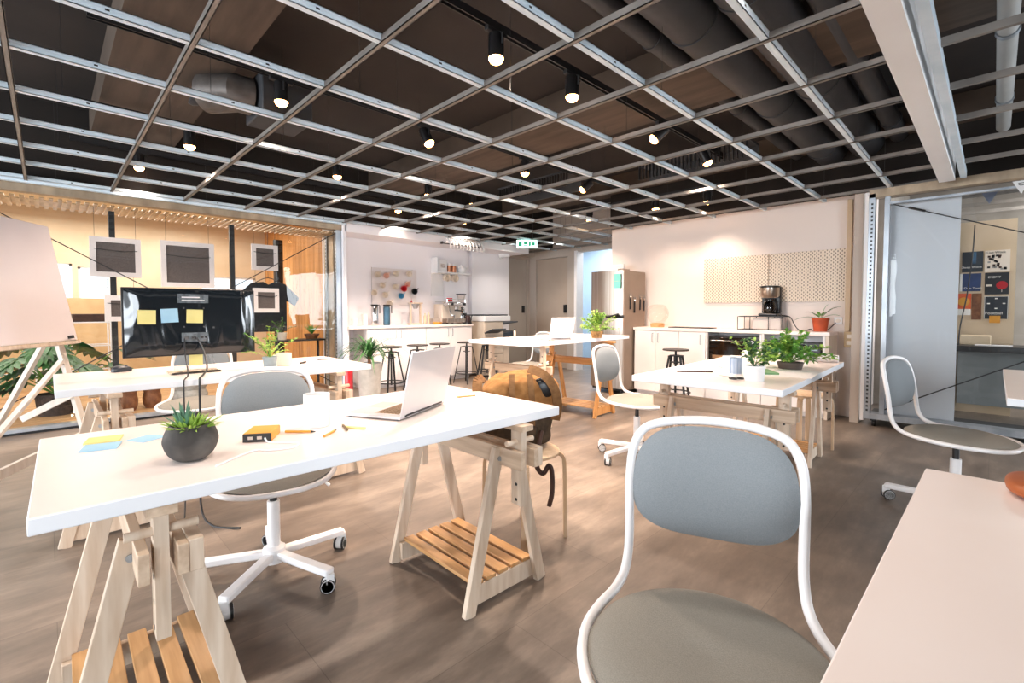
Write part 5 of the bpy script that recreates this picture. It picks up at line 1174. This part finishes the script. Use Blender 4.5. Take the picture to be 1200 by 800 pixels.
for i, (y, m, lab) in enumerate(((-.13, M_WPLA, 'white triangular pennant with a small dark mark hanging at the top right'), (.06, mat('pennant_blue', '#6c7488', .7, col2='#626a7e', scale=8), 'grey blue triangular pennant beside the white pennant'))):
    t = thing('pennant', lab, 'pennant', (5.83+.35*i, y, 2.235)); MB().prism([(-.055, 0), (.055, 0), (0, -.11)], -.002, .002, Matrix.Rotation(R(90), 4, 'Z') @ mxs).build('cloth', m, t)
    if i == 0: MB().tube([(-.004, .018*math.cos(R(200+i_*14)), -.025+.014*math.sin(R(200+i_*14))) for i_ in range(11)], .003, 5).tube([(-.004, -.02, -.02), (-.004, .02, -.02)], .003, 5).build('mark', M_BLK, t)
tag(MB().tube(catmull([(6.6, .16, 2.0), (6.6, .17, 1.7), (6.6, .2, 1.3), (6.6, .24, 1.0), (6.6, .25, .8)], 5), .006, 6).build('hanging_cord', M_BLK), 'thin black cord hanging behind the frosted panel on the right', 'cord')

# ------------------------------------------------------------------ light
def area(name, loc, target, sx, sy, e, col=(1, 1, 1)):
    l = bpy.data.lights.new(name, 'AREA'); l.shape = 'RECTANGLE'; l.size = sx; l.size_y = sy; l.energy = e; l.color = col
    o = bpy.data.objects.new(name, l); C.objects.link(o); o.location = loc
    o.rotation_euler = (Vector(target)-Vector(loc)).to_track_quat('-Z', 'Y').to_euler(); return o
M_SHELL = mat('far_side_paint', '#8f8780', .7, col2='#867e78', scale=2)
struct(MB().box(-4.9, -4.9, 0, 9.3, -4.8, 3.1).build('wall_near', M_SHELL, smooth=False))
struct(MB().box(-4.9, -4.8, 0, -4.8, 6.25, 3.1).box(-4.9, 6.25, 0, -3.1, 6.4, 3.1).build('wall_window_side', M_SHELL, smooth=False))
area('window_light_back', (-2.3, -4.6, 1.6), (1.5, 4, 1.0), 3.4, 2.2, 330, (.86, .93, 1))
area('window_light_back', (6.6, -4.6, 1.6), (3, 4, 1.0), 3.4, 2.2, 340, (.86, .93, 1))
area('window_light_left', (-4.6, 4.0, 1.6), (3.5, 3.4, .9), 4.2, 2.2, 360, (.88, .94, 1))
area('ceiling_bounce', (3.0, 3.4, 2.28), (3.0, 3.4, 0), 5, 4, 60, (1, .93, .88)) if False else None
area('glass_room_light', (.3, 8.2, 2.5), (.3, 8.2, 0), 4, 1.6, 95, (1, .93, .84))
area('blue_room_light', (8.4, 5.6, 2.7), (8.4, 5.6, 0), 1.4, 2, 60, (.88, .95, 1))
area('booth_light', (7.6, -.9, 2.6), (7.8, -.6, 0), 1.2, 1.6, 40, (1, .95, .9))
w = bpy.data.worlds.new('World'); bpy.context.scene.world = w; w.use_nodes = True
bg = w.node_tree.nodes['Background']; bg.inputs[0].default_value = (.84, .92, 1, 1); bg.inputs[1].default_value = 1.4
sc = bpy.context.scene
sc.view_settings.view_transform = 'Standard'; sc.view_settings.look = 'None'; sc.view_settings.exposure = .5

# ------------------------------------------------------------------ camera
cd = bpy.data.cameras.new('camera'); cam = bpy.data.objects.new('camera', cd); C.objects.link(cam); sc.camera = cam
cd.sensor_width = 36; cd.lens = 36*555.5/1200; cd.shift_y = -15.4/1200; cd.clip_start = .05
cam.location = (0, 0, 1.15); cam.rotation_euler = (R(90)-math.atan(20.6/555.5), 0, R(-44.5))
